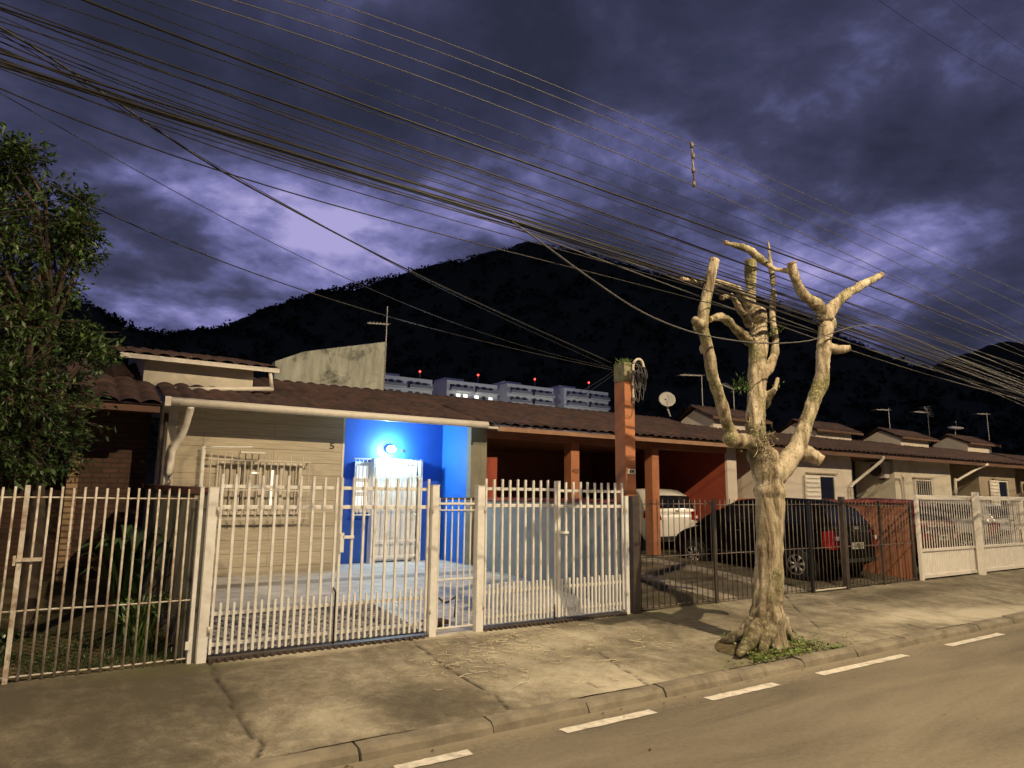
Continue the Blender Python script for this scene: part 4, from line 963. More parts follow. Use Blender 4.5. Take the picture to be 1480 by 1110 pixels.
# surface roots
for a in [([(1090,900,40,0),(1072,912,30,.1),(1052,921,18,.25),(1036,922,9,.4)]), ([(1095,905,40,-.05),(1080,930,26,-.15),(1068,942,12,-.22)]), ([(1108,905,46,-.05),(1104,938,26,-.2),(1100,950,12,-.28)]),
          ([(1122,900,36,0),(1132,925,24,-.12),(1140,942,12,-.2)]), ([(1128,895,30,.05),(1140,916,18,.0),(1152,930,8,-.02)]), ([(1125,890,30,.1),(1140,905,16,.2),(1156,915,8,.3)]), ([(1112,900,40,.0),(1120,935,24,-.18),(1124,948,10,-.26)])]:
    limb([(q[0], q[1]+(0, 1, 4, 6)[min(i_, 3)], q[2]*(.85, .62, .5, .35)[min(i_, 3)], q[3]) for i_, q in enumerate(a)], 4)
g = MB()
for P, Rr in limbs:
    P2, R2 = [], []
    for i, (p, r_) in enumerate(zip(P, Rr)):
        P2.append(p); R2.append(r_*(1+.16*mnoise.noise(Vector((p.x*9, p.y*9, p.z*9)))))
    g.tube(P2, R2, 14)
for px_, py_, r_ in ((1012,472,.085),(1056,634,.095),(1176,660,.09),(1094,455,.12),(1196,468,.11),(1108,662,.15),(1020,503,.07),(1208,505,.07)):
    c = TP(px_, py_, .0 if px_ > 1060 and px_ < 1150 else -.12)
    n_ = 10; vs = [(c.x+r_*math.sin(math.pi*i/8)*math.cos(2*math.pi*j/n_), c.y+r_*math.sin(math.pi*i/8)*math.sin(2*math.pi*j/n_), c.z+r_*math.cos(math.pi*i/8)) for i in range(9) for j in range(n_)]
    g.add(vs, [(i*n_+j, i*n_+(j+1) % n_, (i+1)*n_+(j+1) % n_, (i+1)*n_+j) for i in range(8) for j in range(n_)], True)
tb = TP(1108, 930)
tr = thing('pruned_tree', 'bare heavily pruned street tree with pale flaking bark and stubby limbs', 'tree', (tb.x, TY, .12))
trunk = g.build('trunk', 'bark', tr)
md = trunk.modifiers.new('r', 'REMESH'); md.mode = 'VOXEL'; md.voxel_size = .014; md.use_smooth_shade = True
dg = bpy.context.evaluated_depsgraph_get(); me2 = bpy.data.meshes.new_from_object(trunk.evaluated_get(dg)); trunk.modifiers.clear(); trunk.data = me2
nv = len(me2.vertices); co = np.empty(nv*3, np.float32); me2.vertices.foreach_get('co', co); co = co.reshape(-1, 3)
no = np.empty(nv*3, np.float32); me2.vertices.foreach_get('normal', no); no = no.reshape(-1, 3)
dsp = np.array([mnoise.noise(Vector((float(a)*5, float(b)*5, float(c)*1.6)))*.016+mnoise.noise(Vector((float(a)*16, float(b)*18, float(c)*4)))*.010+abs(mnoise.noise(Vector((float(a)*30, float(b)*38, float(c)*9))))*.008 for a, b, c in co])
co2 = co+no*dsp[:, None].astype(np.float32)
ang = np.arctan2(co[:, 1]-TY, co[:, 0]-tb.x); lowm = np.clip((1.0-co[:, 2])/.9, 0, 1)       # flutes in the root flare
co2 += no*(np.cos(ang*7+1.0)*.018*lowm)[:, None].astype(np.float32)
me2.vertices.foreach_set('co', co2.ravel()); me2.update()
for p in me2.polygons: p.use_smooth = True
kn = TP(1095, 640, -.1)
msv = np.clip(1.2-np.linalg.norm((co-np.array(kn))/np.array([.26, .5, .30]), axis=1), 0, 1)*.8+.8*np.clip((.95-co[:, 2])/.7, 0, 1)*np.clip(.55-(co[:, 0]-tb.x)*2.5, 0, 1)
a_ = me2.attributes.new('moss', 'FLOAT', 'POINT'); a_.data.foreach_set('value', np.clip(msv, 0, 1).astype(np.float32))
if not me2.materials: me2.materials.append(M['bark'])

for i_ in (1, 2, 3, 4, 5, 6, 8, 9, 10, 11, 12):
    P, Rr = limbs[i_]; d_ = (P[-1]-P[-3]).normalized(); e_ = P[-1] if i_ != 8 else P[-1]
    MB().tube([e_-d_*.01, e_+d_*.012, e_+d_*.0125], [Rr[-1]*1.02, Rr[-1]*1.0, Rr[-1]*.9], 12, smooth=False).build('saw_cut', M['cut'], tr)

def leaf_quad(g, p, d, up, l, w_, fold=.25):
    d = d.normalized(); s_ = d.cross(up); s_ = s_.normalized() if s_.length > 1e-3 else Vector((1, 0, 0)); n_ = s_.cross(d)
    a = p; b = p+d*l*.45+s_*w_+n_*w_*fold; c = p+d*l-n_*l*.12; e = p+d*l*.45-s_*w_+n_*w_*fold; mid = p+d*l*.5
    g.add([a, b, c, e, mid], [(0, 1, 4), (1, 2, 4), (2, 3, 4), (3, 0, 4)])
g = MB(); c = TP(1072, 558, .05)
for _ in range(90):
    d = Vector((random.gauss(-.5, .7), random.gauss(-.2, .6), random.gauss(.2, .7))); leaf_quad(g, c+Vector((random.gauss(0, .05), random.gauss(0, .05), random.gauss(0, .05))), d, Vector((0, 0, 1)), random.uniform(.05, .10), .012)
g.build('leaf_sprout', 'leaf2', tr)
for px_, py_ in ((1122,556),(1127,475),(1115,478)):
    c = TP(px_, py_, .0); g = MB()
    for _ in range(26): leaf_quad(g, c+Vector((random.gauss(0, .03), random.gauss(0, .04), random.gauss(0, .03))), Vector((random.gauss(0, 1), random.gauss(0, 1), random.gauss(.2, 1))), Vector((0, 0, 1)), .05, .008)
    g.build('leaf_sprout', 'leaf2', tr)
# curled roots and epiphytes on the fork
g = MB()
for _ in range(70):
    c = kn+Vector((random.gauss(0, .10), 0, random.gauss(0, .12))); c.y = TY-.24+abs(c.x-kn.x)*.4+random.uniform(-.02, .03)
    q = [c]; 
    for k in range(4): q.append(q[-1]+Vector((random.gauss(0, .03), random.gauss(0, .008), random.gauss(-.015, .03))))
    g.tube(cat_rom(q, 2), random.uniform(.003, .006), 4)
g.build('aerial_roots', 'bark', tr)

# ground ivy round the tree
g = MB()
poly = [(1040,922),(1075,945),(1100,965),(1165,962),(1230,940),(1190,928),(1150,922)]
cands = 0
for _ in range(3800):
    px_ = random.uniform(1036, 1240); py_ = random.uniform(914, 968)
    inside = False; jn = len(poly)-1
    for i in range(len(poly)):
        xi, yi = poly[i]; xj, yj = poly[jn]
        if (yi > py_) != (yj > py_) and px_ < (xj-xi)*(py_-yi)/(yj-yi)+xi: inside = not inside
        jn = i
    if not inside and random.random() > .04: continue
    if py_ > 968-(px_-1100)*.25 and px_ > 1100: continue
    p = atz(px_, py_, .12)
    if p.y < 4.76: continue
    p.z = gz(p.y)+random.uniform(.0, .05)
    leaf_quad(g, p, Vector((random.gauss(0, 1), random.gauss(0, 1), random.uniform(.1, .9))), Vector((0, 0, 1)), random.uniform(.025, .05), random.uniform(.010, .019))
for px_, py_ in ((1222,940),(1205,936),(1236,938)):
    for _ in range(24):
        p = atz(px_+random.gauss(0, 6), py_+random.gauss(0, 2), .1); p.y = max(p.y, 4.78); p.z = gz(p.y)+random.uniform(0, .03); leaf_quad(g, p, Vector((random.gauss(0, 1), random.gauss(0, 1), .5)), Vector((0, 0, 1)), .035, .012)
g.build('ground_ivy', 'ivy', kind='stuff', label='bright green ivy leaves round the foot of the pruned tree', cat='ground cover')
g = MB(); c = TP(1115, 935); n_ = 28
ring = []
for i in range(n_):
    t = 2*math.pi*i/n_; rr = 1+.12*mnoise.noise(Vector((math.cos(t)*2, math.sin(t)*2, 0))); x = tb.x-.02+.68*rr*math.cos(t); y = TY-.02+.50*rr*math.sin(t)
    y = max(4.86, y); ring.append((x, y, gz(y)+.006))
g.add([(tb.x, TY, gz(TY)+.06)]+ring, [(0, i+1, (i+1) % n_+1) for i in range(n_)], True); g.build('tree_pit', 'soil', kind='structure')

# ------------------------------------------------------------------ leafy tree at the left
lt = thing('leafy_tree', 'dense dark green tree overhanging the brick house and fence at the left', 'tree', (-.75, 8.6, .3))
g = MB(); tb2 = at(58, 700, 8.7); base = Vector((tb2.x, 8.7, .25))
g.tube(cat_rom([base, base+Vector((.02, 0, .9)), base+Vector((-.03, 0, 1.6)), base+Vector((-.15, .05, 2.3)), base+Vector((-.25, 0, 3.2)), base+Vector((-.2, 0, 4.0))], 4), [.10*(1-i/26) for i in range(21)], 10)
lob = [(18,235,52,6),(40,225,40,5),(62,300,70,11),(122,290,26,4),(115,330,46,8),(128,372,30,6),(0,330,75,12),(28,400,85,14),(85,360,60,10),(100,420,32,5),(60,470,80,14),(128,490,44,8),(20,560,95,17),(88,560,62,11),(105,610,50,8),(35,640,78,12),(95,660,50,7),(60,690,30,3),(-70,330,110,10),(-80,480,120,10),(-80,620,110,9),(150,515,28,4),(5,250,45,5),(40,530,70,9)]
leafs = MB(); tw = MB(); up = Vector((0, 0, 1))
for (px_, py_, rp, nt_) in lob:
    px_ -= 9; c = at(px_, py_, 8.7+random.uniform(-.35, .35)); r_ = rp/128.0*random.uniform(.82, 1.0)
    tw.tube([base+Vector((-.1, 0, max(1.4, min(3.6, (c.z-.25)*.72)))), (base+c)/2+Vector((0, 0, .2*c.z)) if False else (c+base+Vector((0, 0, c.z*.8)))/2, c], [.03, .02, .01], 6)
    for _ in range(int(nt_*4.4)):
        d = Vector(np.random.normal(size=3)).normalized(); d.z *= .85
        e = c+d*r_*random.uniform(.75, 1.12); tw.tube([c+d*r_*.15, (c+e)/2+Vector((0, 0, .04)), e], [.009, .006, .003], 4)
        nl = random.randint(9, 26)
        for k in range(nl):
            t = .25+.8*k/nl; p = c+(e-c)*t+Vector((random.gauss(0, .045), random.gauss(0, .045), random.gauss(0, .035)))
            dd = d*.8+Vector((random.gauss(0, .8), random.gauss(0, .8), random.gauss(-.05, .6))); leaf_quad(leafs, p, dd, Vector((random.gauss(0, .5), random.gauss(0, .5), 1)), random.uniform(.05, .115), random.uniform(.010, .021))
g.build('trunk', 'twig', lt); tw.build('branches', 'twig', lt); leafs.build('crown', 'leaf', lt)

# garden plant by the old wall
for name, label, cx_, cy_, n_, hh, wd, mt in (('broad_leaf_plant', 'tall broad-leaved garden plant beside the old yard wall behind the left fence', .78, 8.35, 24, 1.05, .06, 'lily'), ('strap_leaf_plant', 'low strap-leaved plant just behind the left fence', .86, 7.62, 34, .52, .02, 'leaf2'), ('broad_leaf_plant', 'small leafy plant at the left end of the garden behind the fence', -.22, 7.75, 16, .35, .03, 'lily')):
    o = thing(name, label, 'plant', (cx_, cy_, .25)); g = MB()
    for k in range(n_):
        a = random.uniform(0, 2*math.pi); sp = random.uniform(.15, .5)*hh; h_ = hh*random.uniform(.55, 1.05); w_ = wd*random.uniform(.7, 1.2)
        b0 = Vector((cx_+random.gauss(0, .05), cy_+random.gauss(0, .05), gz(cy_)))
        pts = [b0, b0+Vector((math.cos(a)*sp*.25, math.sin(a)*sp*.25, h_*.5)), b0+Vector((math.cos(a)*sp*.6, math.sin(a)*sp*.6, h_*.85)), b0+Vector((math.cos(a)*sp, math.sin(a)*sp, h_)), b0+Vector((math.cos(a)*sp*1.5, math.sin(a)*sp*1.5, h_*.92))]
        ws = [.15, .35, 1.0, .9, .05]; side = Vector((-math.sin(a), math.cos(a), 0)); C_ = cat_rom(pts, 3); vs = []
        for i, p in enumerate(C_):
            q = i/3; i0 = min(3, int(q)); wv = w_*(ws[i0]+(ws[i0+1]-ws[i0])*(q-i0)); vs += [p-side*wv+up*wv*.3, p, p+side*wv+up*wv*.3]
        g.add(vs, [(3*i+j, 3*i+j+1, 3*i+4+j, 3*i+3+j) for i in range(len(C_)-1) for j in range(2)], True)
    g.build('leaves', mt, o)
# rough grass in the garden
g = MB()
for _ in range(5200):
    x = random.uniform(-1.3, 1.15); y = 7.28+abs(random.gauss(0, .9)); 
    if y > 10.5 or mnoise.noise(Vector((x*2, y*2, 0))) < -.15: continue
    h_ = random.uniform(.02, .07); a = random.uniform(0, 6.28); p = Vector((x, y, gz(y))); dx = Vector((math.cos(a), math.sin(a), 0))
    g.add([p-dx*.004, p+dx*.004, p+Vector((random.gauss(0, .02), random.gauss(0, .02), h_))], [(0, 1, 2)])
g.build('garden_grass', 'lily', kind='stuff', label='short rough grass in the dark garden behind the left fence', cat='grass')

# dry straw scraps on the pavement, fallen leaves on the road
g = MB()
for (px_, py_, sx, sy, n_) in ((745,930,60,20,120),(680,955,70,25,80),(840,930,70,20,50),(930,925,35,12,18),(870,990,35,12,12)):
    for _ in range(n_):
        p = atz(random.gauss(px_, sx*.6), random.gauss(py_, sy*.6), .15)
        if not (4.9 < p.y < 7.1): continue
        q = [Vector((p.x, p.y, 0))]; a = random.uniform(0, 6.28); cur = random.uniform(-.9, .9)
        for k in range(random.randint(3, 7)): a += cur+random.gauss(0, .2); q.append(q[-1]+Vector((math.cos(a), math.sin(a), 0))*random.uniform(.018, .04))
        for v in q: v.z = gz(v.y)+.009
        g.tube(cat_rom(q, 2), .0030, 4)
g.build('straw_scraps', 'litter', kind='stuff', label='pale dry straw scraps scattered on the pavement before the gates', cat='litter')
g = MB()
for _ in range(60):
    x = random.uniform(1.5, 14); y = random.choice([random.uniform(4.5, 4.64), random.uniform(4.5, 4.64), random.uniform(1.5, 4.6)]); z = .008
    d = Vector((random.gauss(0, 1), random.gauss(0, 1), .15)); leaf_quad(g, Vector((x, y, z)), d, Vector((0, 0, 1)), random.uniform(.02, .05), .012)
g.build('fallen_leaves', 'fallen', kind='stuff', label='small dark fallen leaves along the kerb and on the road', cat='litter')

# ------------------------------------------------------------------ things behind the row
tw_ = thing('gable_wall', 'tall mould-streaked cement wall rising behind the first roof', 'wall', (5.5, 17, 3))
a, b, c, d = at(398, 522, 17), at(440, 508, 17), at(557, 494, 17), at(557, 600, 17)
MB().add([(a.x, 17, 2), (c.x, 17, 2), (c.x, 17, c.z), (b.x, 17, b.z), (a.x, 17, a.z), (a.x, 17.3, 2), (c.x, 17.3, 2), (c.x, 17.3, c.z), (b.x, 17.3, b.z), (a.x, 17.3, a.z)],
         [(0, 1, 2, 3, 4), (9, 8, 7, 6, 5), (0, 5, 6, 1), (1, 6, 7, 2), (2, 7, 8, 3), (3, 8, 9, 4), (4, 9, 5, 0)]).build('wall_panel', 'tallwall', tw_)
MB().add([(c.x+.002, 17.02, 2), (c.x+.002, 17.28, 2), (c.x+.002, 26, 2), (c.x+.002, 26, c.z-.8), (c.x+.002, 17.02, c.z-.05), (c.x-.15, 17.31, 2), (c.x-.15, 26, 2), (c.x-.15, 26, c.z-.8), (c.x-.15, 17.31, c.z-.05)],
         [(0, 2, 3, 4), (5, 8, 7, 6), (4, 3, 7, 8)]).build('return_wall', 'tallwall', tw_)
def antenna(label, px_, py0, py1, Y, arms, z0=None):
    a = at(px_, py0, Y); b = at(px_, py1, Y); a.x = b.x
    o = thing('tv_antenna', label, 'antenna', (a.x, Y, a.z), 'aerials on the roofs')
    MB().tube([a, b], .014, 6).build('mast', 'dish', o)
    g = MB()
    for (p0, y0, p1, y1) in arms: g.tube([at(p0, y0, Y), at(p1, y1, Y)], .022, 5)
    g.build('boom', 'dish', o)
    g = MB()
    for (p0, y0, p1, y1) in arms:
        A, B = at(p0, y0, Y), at(p1, y1, Y)
        for k in range(7):
            q = A.lerp(B, k/6); g.tube([q+Vector((0, -.25+.02*k, 0)), q+Vector((0, .25-.02*k, 0))], .005, 4)
    g.build('elements', 'dish', o); return o
antenna('tv aerial on a thin mast above the tall cement wall', 560, 560, 443, 17.2, [(531, 467, 562, 469)])
antenna('tv aerial with long bar left of the pruned tree trunk', 1014, 620, 542, 15, [(983, 542, 1014, 543)])
antenna('bent tv aerial between the limbs of the pruned tree', 1060, 610, 562, 15, [(1042, 555, 1060, 563)])
antenna('tv aerial with short bright bar above the half-shuttered house', 1284, 640, 590, 15, [(1267, 592, 1283, 593)])
antenna('tv aerial with crossed bars above the air conditioner house', 1340, 640, 588, 15, [(1322, 595, 1341, 597), (1336, 588, 1345, 602)])
antenna('tv aerial bar above the roofs near the right edge', 1426, 650, 597, 15, [(1413, 598, 1427, 599)])
def dish(label, px_, py_, rp, Y, pm0, face=(-.55, -.75, .35)):
    c = at(px_, py_, Y); nrm = Vector(face).normalized(); ax = nrm.cross(Vector((0, 0, 1))).normalized(); ay = nrm.cross(ax)
    r_ = rp*(c-CAM).dot(FW)/FPX; mnt = at(pm0[0], pm0[1], Y); o = thing('satellite_dish', label, 'satellite dish', tuple(mnt), 'satellite dishes on the roofs')
    g = MB(); vs = []; n_ = 24
    for i in range(6):
        q = i/5
        for j in range(n_): 
            t = 2*math.pi*j/n_; vs.append(c+(ax*math.cos(t)+ay*math.sin(t))*r_*q+nrm*(.16*r_*q*q))
    fs = [(i*n_+j, i*n_+(j+1) % n_, (i+1)*n_+(j+1) % n_, (i+1)*n_+j) for i in range(5) for j in range(n_)]
    g.add(vs, fs, True); rf = g.build('reflector', 'dish', o); md = rf.modifiers.new('s', 'SOLIDIFY'); md.thickness = .012
    MB().tube([c-nrm*.02, (c+mnt)/2+Vector((0, .05, 0)), mnt], .022, 8).build('mount', 'dish', o)
    MB().tube([c-ay*r_*-.9, c+nrm*r_*1.0], .008, 5).build('arm', 'dish', o)
    g = MB().tube([c+nrm*r_*.95, c+nrm*r_*1.12], .03, 8); g.build('receiver', 'dish', o)
dish('round grey satellite dish on the roof between the meter pillar and the pruned tree', 964, 578, 12, 13.4, (969, 602))
dish('tilted satellite dish on a far roof near the right edge', 1381, 620, 10, 14, (1384, 640), (-.2, -.2, .9))

# apartment blocks on the foot of the hill
def apt(label, p0, p1, ptop, pleft=None, lit=False, Y=150):
    A = at(p0, ptop, Y); B = at(p1, ptop+(p1-p0)*.055, Y); zt = (A.z+B.z)/2; x0, x1 = A.x, B.x; z0 = 14
    o = thing('apartment_block', label, 'apartment block', ((x0+x1)/2, Y, z0), 'four white apartment blocks below the hill')
    MB().box(x0, x1, Y, Y+14, z0, zt).build('walls', 'apt', o)
    MB().box(x0+1, x0+6.5, Y+3, Y+9, zt, zt+1.1).build('roof_room', 'apt', o)
    if pleft:
        xl = at(pleft, ptop+12, Y+6).x; MB().box(xl, x0+3, Y+5, Y+13, z0, zt-2.2).build('wing', 'apt', o)
    fl = 3.1; L_ = x1-x0
    for k in range(5):
        zf = zt-.1-2.45*(k+1)
        for a, b in ((.04, .47), (.53, .97)):
            MB().box(x0+L_*a, x0+L_*b, Y-1.4, Y-.002, zf-.15, zf+.1).build('balcony', 'apt', o)
            MB().box(x0+L_*a, x0+L_*b, Y-1.4, Y-1.34, zf+.1, zf+.8).build('balcony_rail', 'apt_rail', o)
    for k in range(5):
        zf = zt-.1-2.45*(k+1)
        for q in (.10, .22, .36, .58, .72, .86):
            h_ = 1.6 if q in (.22, .36, .58, .72) else .9; zz_ = zf+.15 if h_ > 1.5 else zf+.7
            MB().box(x0+L_*q-.55, x0+L_*q+.55, Y-.06, Y-.003, zz_, zz_+h_).build('window', 'lit' if lit and k == 1 and q in (.22, .36, .58, .86) else 'apt_win', o)
    xm = at(lit if lit and lit is not True else p0, 0, Y).x if False else None
    return o, x0, x1, zt
for lab, p0, p1, pt, pl_2, lit, bp_ in (('leftmost white apartment block, partly behind the cement wall', 548, 625, 543, None, False, (607, 537)), ('second white apartment block with a row of brightly lit windows', 646, 719, 551, 633, True, (691, 542)), ('third white apartment block, unlit, with short left wing', 733, 800, 556, 722, False, (773, 548)), ('rightmost white apartment block beside the orange meter pillar', 815, 879, 562, 803, False, (851, 553))):
    o, x0, x1, zt = apt(lab, p0, p1, pt, pl_2, lit)
    b = at(bp_[0], bp_[1], 155); ma = MB().tube([(b.x, 155, zt-.5), (b.x, 155, b.z-.3)], .12, 6).build('beacon_mast', 'apt_rail', o)
    n_ = 10; MB().add([(b.x+.27*math.sin(math.pi*i/8)*math.cos(2*math.pi*j/n_), 155+.27*math.sin(math.pi*i/8)*math.sin(2*math.pi*j/n_), b.z+.27*math.cos(math.pi*i/8)) for i in range(9) for j in range(n_)],
        [(i*n_+j, i*n_+(j+1) % n_, (i+1)*n_+(j+1) % n_, (i+1)*n_+j) for i in range(8) for j in range(n_)], True).build('beacon', 'beacon', ma)

for x_, lab in ((76, 'unseen lamp mast added to brighten the left apartment blocks'), (112, 'unseen lamp mast added to brighten the right apartment blocks')):  # unseen masts added to brighten the apartment fronts
    o = thing('street_lamp', lab, 'street lamp', (x_, 122, 0), 'unseen lamps added for the apartment blocks'); MB().tube([(x_, 122, 0), (x_, 122, 13)], [.18, .1], 8).build('pole', 'apt_rail', o)
    MB().box(x_-.6, x_+.6, 121.7, 122.3, 13.01, 13.3).build('lamp_head', 'apt_rail', o)
    d = bpy.data.lights.new('apt_fill_light', 'SPOT'); d.energy = 6000; d.color = (1.0, .97, .88); d.spot_size = R(150); d.shadow_soft_size = .3
    l = bpy.data.objects.new('apt_fill_light', d); col.objects.link(l); l.location = (x_, 122.6, 13.2); l.rotation_euler = (R(105), 0, 0); l.parent = o; l.matrix_parent_inverse = inv_of(o)

# ------------------------------------------------------------------ overhead wires
def wire(label, pts, Y0, Y1=None, r=.007, mat='wire', ext=True, group='overhead wires', poly=True):
    Y1 = Y0 if Y1 is None else Y1; pa, pb = pts[0][0], pts[-1][0]; P = []
    xs_ = np.array([q[0] for q in pts], float); ys_ = np.array([q[1] for q in pts], float)
    if poly: cf = np.polyfit(xs_, ys_, min(3, len(pts)-1)); fn = lambda v: float(np.polyval(cf, v))
    else:
        dd = np.gradient(ys_, xs_)
        def fn(v):
            i = min(len(xs_)-2, max(0, int(np.searchsorted(xs_, v)-1))); h = xs_[i+1]-xs_[i]; t = (v-xs_[i])/h
            return float((2*t**3-3*t*t+1)*ys_[i]+(t**3-2*t*t+t)*h*dd[i]+(-2*t**3+3*t*t)*ys_[i+1]+(t**3-t*t)*h*dd[i+1])
    for q in np.linspace(pa, pb, 44): P.append(at(q, fn(q), Y0+(Y1-Y0)*(q-pa)/(pb-pa)))
    if ext:
        d = (P[-1]-P[-2]).normalized(); e = (P[0]-P[1]).normalized()
        if P[-1].x > 8: P += [P[-1]+d*4+Vector((0, 0, .15)), P[-1]+d*9+Vector((0, 0, .8)), P[-1]+d*15+Vector((0, 0, 2.0))]
        P = [P[0]+e*9+Vector((0, 0, .5)), P[0]+e*4+Vector((0, 0, .1))]+P
    C_ = P
    g = MB().tube(C_, r*.82, 6)
    mid = P[len(P)//2]
    return g.build('overhead_wire', mat, origin=tuple(mid), label=label, cat='wire', group=group)
GR = 'street wires running along the kerb line'
wires = [
 (None, [(0,40),(240,130),(500,226),(740,298),(1000,372),(1250,455),(1480,540)], 5.15, .005, 'wire'),
 (None, [(0,46),(240,138),(500,235),(740,308),(1000,384),(1250,466),(1480,556)], 5.1, .006, 'wire'),
 (None, [(0,72),(240,160),(500,246),(740,313),(1000,390),(1250,474),(1480,563)], 5.0, .007, 'wire'),
 (None, [(0,84),(240,174),(500,258),(740,328),(1000,408),(1250,496),(1480,586)], 5.0, .006, 'wire'),
 (None, [(60,0),(240,58),(500,150),(740,236),(1000,332),(1250,425),(1480,516)], 5.5, .005, 'wire'),
 (None, [(0,5),(240,88),(500,182),(740,268),(1000,356),(1250,442),(1480,535)], 5.35, .006, 'wire'),
 ('topmost thin wire on the vertical spacer', [(470,0),(740,97),(1000,210),(1250,318),(1480,424)], 6, .006, 'wire_grey'),
 ('second thin wire on the vertical spacer', [(408,0),(740,114),(1002,226),(1250,335),(1480,443)], 6, .006, 'wire_grey'),
 ('third thin wire on the vertical spacer', [(335,0),(740,138),(1002,246),(1250,358),(1480,470)], 6, .006, 'wire_grey'),
 ('lowest wire on the vertical spacer', [(275,0),(740,162),(1003,266),(1120,318),(1250,382),(1480,492)], 6, .007, 'wire_grey'),
 (None, [(210,0),(480,98),(740,190),(1000,290),(1250,388),(1480,484)], 5.7, .004, 'wire'),
 ('thick twisted cable passing just above the tallest stub of the pruned tree', [(122,0),(330,80),(740,228),(1000,318),(1100,360),(1240,405),(1480,498)], 5.1, .012, 'wire'),
 (None, [(165,0),(480,120),(740,212),(1000,310),(1250,412),(1480,508)], 5.6, .005, 'wire'),
 (None, [(0,10),(200,80),(480,172),(740,262),(1000,352),(1200,430),(1480,540)], 5.3, .009, 'wire'),
 (None, [(0,16),(240,97),(480,200),(740,285),(1000,375),(1250,468),(1480,552)], 5.3, .008, 'wire'),
 (None, [(0,33),(200,88),(480,190),(740,275),(1000,365),(1250,452),(1480,530)], 5.0, .005, 'wire'),
 (None, [(0,60),(250,160),(500,242),(740,318),(980,392),(1250,470),(1480,558)], 5.1, .006, 'wire'),
 (None, [(0,68),(250,172),(500,252),(740,324),(980,398),(1250,482),(1480,566)], 5.1, .006, 'wire'),
 (None, [(0,78),(180,130),(420,206),(740,316),(1000,396),(1250,476),(1480,562)], 5.0, .010, 'wire'),
 (None, [(0,88),(170,146),(420,218),(740,321),(1000,400),(1250,486),(1480,570)], 5.0, .014, 'wire'),
 (None, [(0,96),(160,142),(420,222),(740,326),(1000,404),(1250,492),(1480,578)], 5.05, .011, 'wire'),
 (None, [(0,52),(300,168),(600,262),(800,330),(1000,384),(1250,462),(1480,548)], 5.2, .004, 'wire'),
 (None, [(0,100),(300,198),(600,288),(760,336),(1000,402),(1200,462),(1480,574)], 5.2, .005, 'wire'),
 (None, [(0,132),(230,208),(460,288),(660,352),(740,372),(980,420),(1230,492),(1480,584)], 4.9, .006, 'wire'),
 (None, [(0,92),(230,180),(460,262),(740,345),(950,398),(1230,480),(1480,568)], 4.95, .005, 'wire'),
 (None, [(0,25),(300,140),(600,255),(900,348),(1200,448),(1480,560)], 5.25, .004, 'wire'),
 ('faint wire crossing the top right corner of the sky', [(1270,0),(1380,72),(1480,128),(1560,170)], 9, .006, 'wire'),
 ('second faint wire at the very top right corner', [(1375,0),(1480,76),(1560,130)], 9.5, .006, 'wire')]
ords = ['first', 'second', 'third', 'fourth', 'fifth', 'sixth', 'seventh', 'eighth', 'ninth', 'tenth', 'eleventh', 'twelfth', 'thirteenth', 'fourteenth', 'fifteenth', 'sixteenth', 'seventeenth', 'eighteenth', 'nineteenth', 'twentieth', 'twenty-first', 'twenty-second', 'twenty-third']
anon = sorted([q for q in wires if q[0] is None], key=lambda q: float(np.interp(740, [c[0] for c in q[1]], [c[1] for c in q[1]])))
for lab, pts, Y, r_, mt in wires:
    if lab is None:
        k_ = [id(q[1]) for q in anon].index(id(pts)); w_ = wire(ords[k_]+' plain street wire from the top where the bundle crosses the middle of the photo', pts, Y, None, r_, mt, group=GR)
    else: wire(lab, pts, Y, None, r_, mt, ext=not lab.startswith(('faint', 'second faint')), group=GR)
GD = 'service wires dropping to the houses'
wire('thick service cable dropping from the upper left to the orange meter pillar', [(-30,22),(60,75),(165,145),(300,235),(420,302),(600,395),(740,460),(883,524)], 5.0, 7.28, .010, 'wire', False, GD, False)
wire('thin service wire beside the thick one, ending at the meter pillar', [(-30,30),(60,84),(165,152),(300,232),(420,300),(600,398),(740,466),(884,532)], 5.05, 7.28, .004, 'wire', False, GD, False)
wire('low service wire passing behind the leafy tree toward the meter pillar', [(60,262),(135,298),(300,368),(450,425),(555,457),(700,492),(820,520),(885,536)], 5.4, 7.28, .006, 'wire', False, GD)
wire('service wire in front of the hill, ending at the meter pillar', [(-60,100),(100,192),(300,300),(400,355),(510,408),(620,452),(740,494),(885,532)], 5.6, 7.28, .004, 'wire', False, GD)
wire('thin wire from the meter pillar down to the blue porch roof edge', [(888,536),(850,560),(800,585),(740,608)], 7.3, 10.86, .004, 'wire_grey', False, GD)
wire('second thin wire from the meter pillar to the eave', [(888,540),(830,578),(760,606),(715,615)], 7.3, 10.86, .004, 'wire_grey', False, GD)
wire('thin wire from the meter pillar to the garage roof', [(912,600),(960,612),(1010,618)], 7.35, 11.2, .003, 'wire_grey', False, GD)
wire('slack grey cable looping in front of the pruned tree', [(740,320),(775,345),(850,400),(930,452),(1000,480),(1060,492),(1130,496),(1180,490),(1215,477),(1252,470),(1320,490),(1400,524),(1480,556)], 4.85, 4.85, .010, 'wire_grey', False, GR, False)
wire('low cable sagging over the roofs at the right', [(740,330),(950,402),(1150,480),(1215,506),(1290,528),(1370,545),(1480,575),(1580,600)], 5.6, 5.6, .009, 'wire_grey', False, GR)
wire('second low cable sagging over the roofs at the right', [(740,322),(950,396),(1150,466),(1230,492),(1330,530),(1400,556),(1480,568),(1580,590)], 5.4, 5.4, .007, 'wire_grey', False, GR)
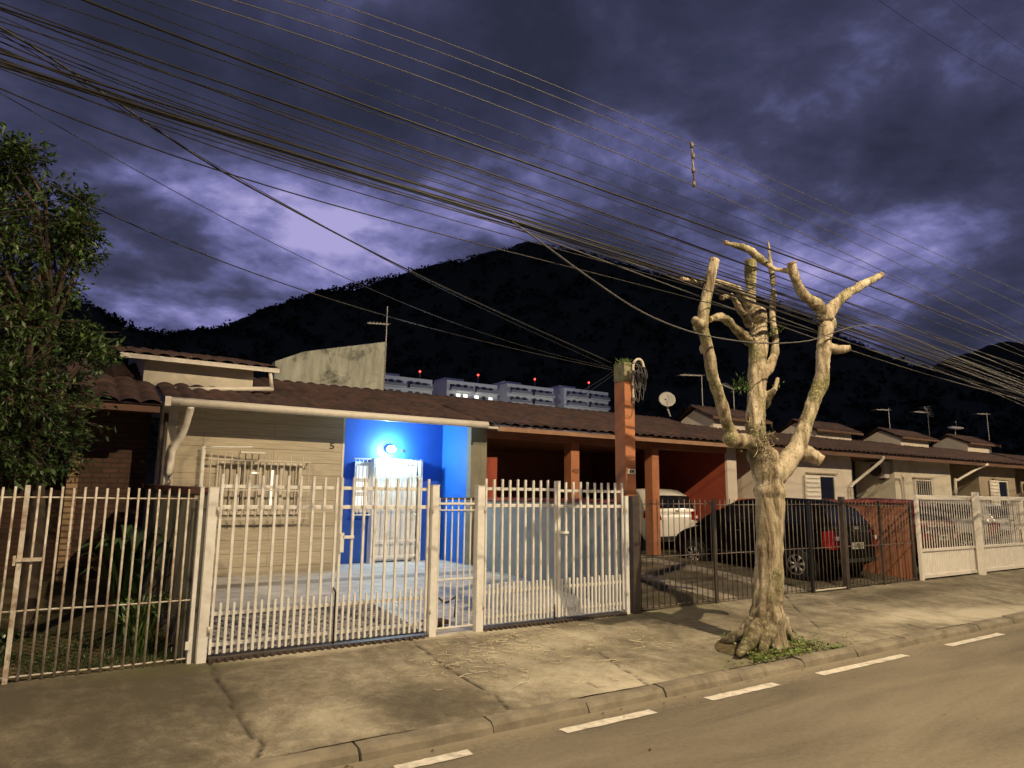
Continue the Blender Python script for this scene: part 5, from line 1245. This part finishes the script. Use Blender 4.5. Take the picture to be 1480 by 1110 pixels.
# spacer
o = thing('line_spacer', 'vertical grey line spacer holding the four topmost wires apart', 'insulator', tuple(at(1003, 266, 6)))
a, b = at(999, 205, 6), at(1004, 270, 6); MB().tube([a, b], .014, 6).build('rod', 'thin_metal', o)
g = MB()
for px_, py_ in ((1000,210),(1002,226),(1002,246),(1003,266)):
    c = at(px_, py_, 5.99); g.tube([c+Vector((0, 0, -.035)), c+Vector((0, 0, .035))], .024, 8)
g.build('clamp', 'thin_metal', o)

# utility poles that carry the wires, and the street lamps, all outside the photograph
def upole(x, y, label):
    o = thing('utility_pole', label, 'pole', (x, y, 0), 'concrete utility poles')
    MB().tube([(x, y, 0), (x, y, 9)], [.16, .10], 12).build('pole', 'kerb', o); MB().box(x-.05, x+.05, y-.9, y+1.1, 6.6, 6.7).build('crossarm', 'twig', o)
upole(-12.5, 5.3, 'concrete utility pole far to the left of the photo'); upole(31, 5.3, 'concrete utility pole far to the right beside the pavement')
def street_lamp(x, label, energy):
    o = thing('street_lamp', label, 'street lamp', (x, -4.7, .1), 'street lamps on the opposite pavement')
    MB().tube([(x, -4.7, .1), (x, -4.7, 9.2)], [.12, .07], 12).build('pole', 'kerb', o)
    MB().tube(cat_rom([(x, -4.7, 9.0), (x, -4.2, 9.6), (x, -2.6, 10.05), (x, -1.4, 10.1)], 5), .035, 8).build('arm', 'thin_metal', o)
    MB().box(x-.14, x+.14, -1.55, -.85, 10.02, 10.16).build('lamp_head', 'thin_metal', o, bevel=.03)
    MB().box(x-.10, x+.10, -1.45, -.95, 9.985, 10.018).build('lens', 'streetlens', o)
    d = bpy.data.lights.new('street_light', 'SPOT'); d.energy = energy; d.color = LAMP_COL; d.spot_size = R(165); d.spot_blend = .35; d.shadow_soft_size = .07
    l = bpy.data.objects.new('street_light', d); col.objects.link(l); l.location = (x, -1.2, 9.96); l.rotation_euler = (R(22), 0, 0); l.parent = o; l.matrix_parent_inverse = inv_of(o)
street_lamp(7.3, 'street lamp on the opposite pavement level with the pruned tree', LAMP1_E)
street_lamp(-5.5, 'street lamp on the opposite pavement left of the photographer', LAMP2_E)
street_lamp(30.5, 'street lamp on the opposite pavement far to the right', LAMP3_E)
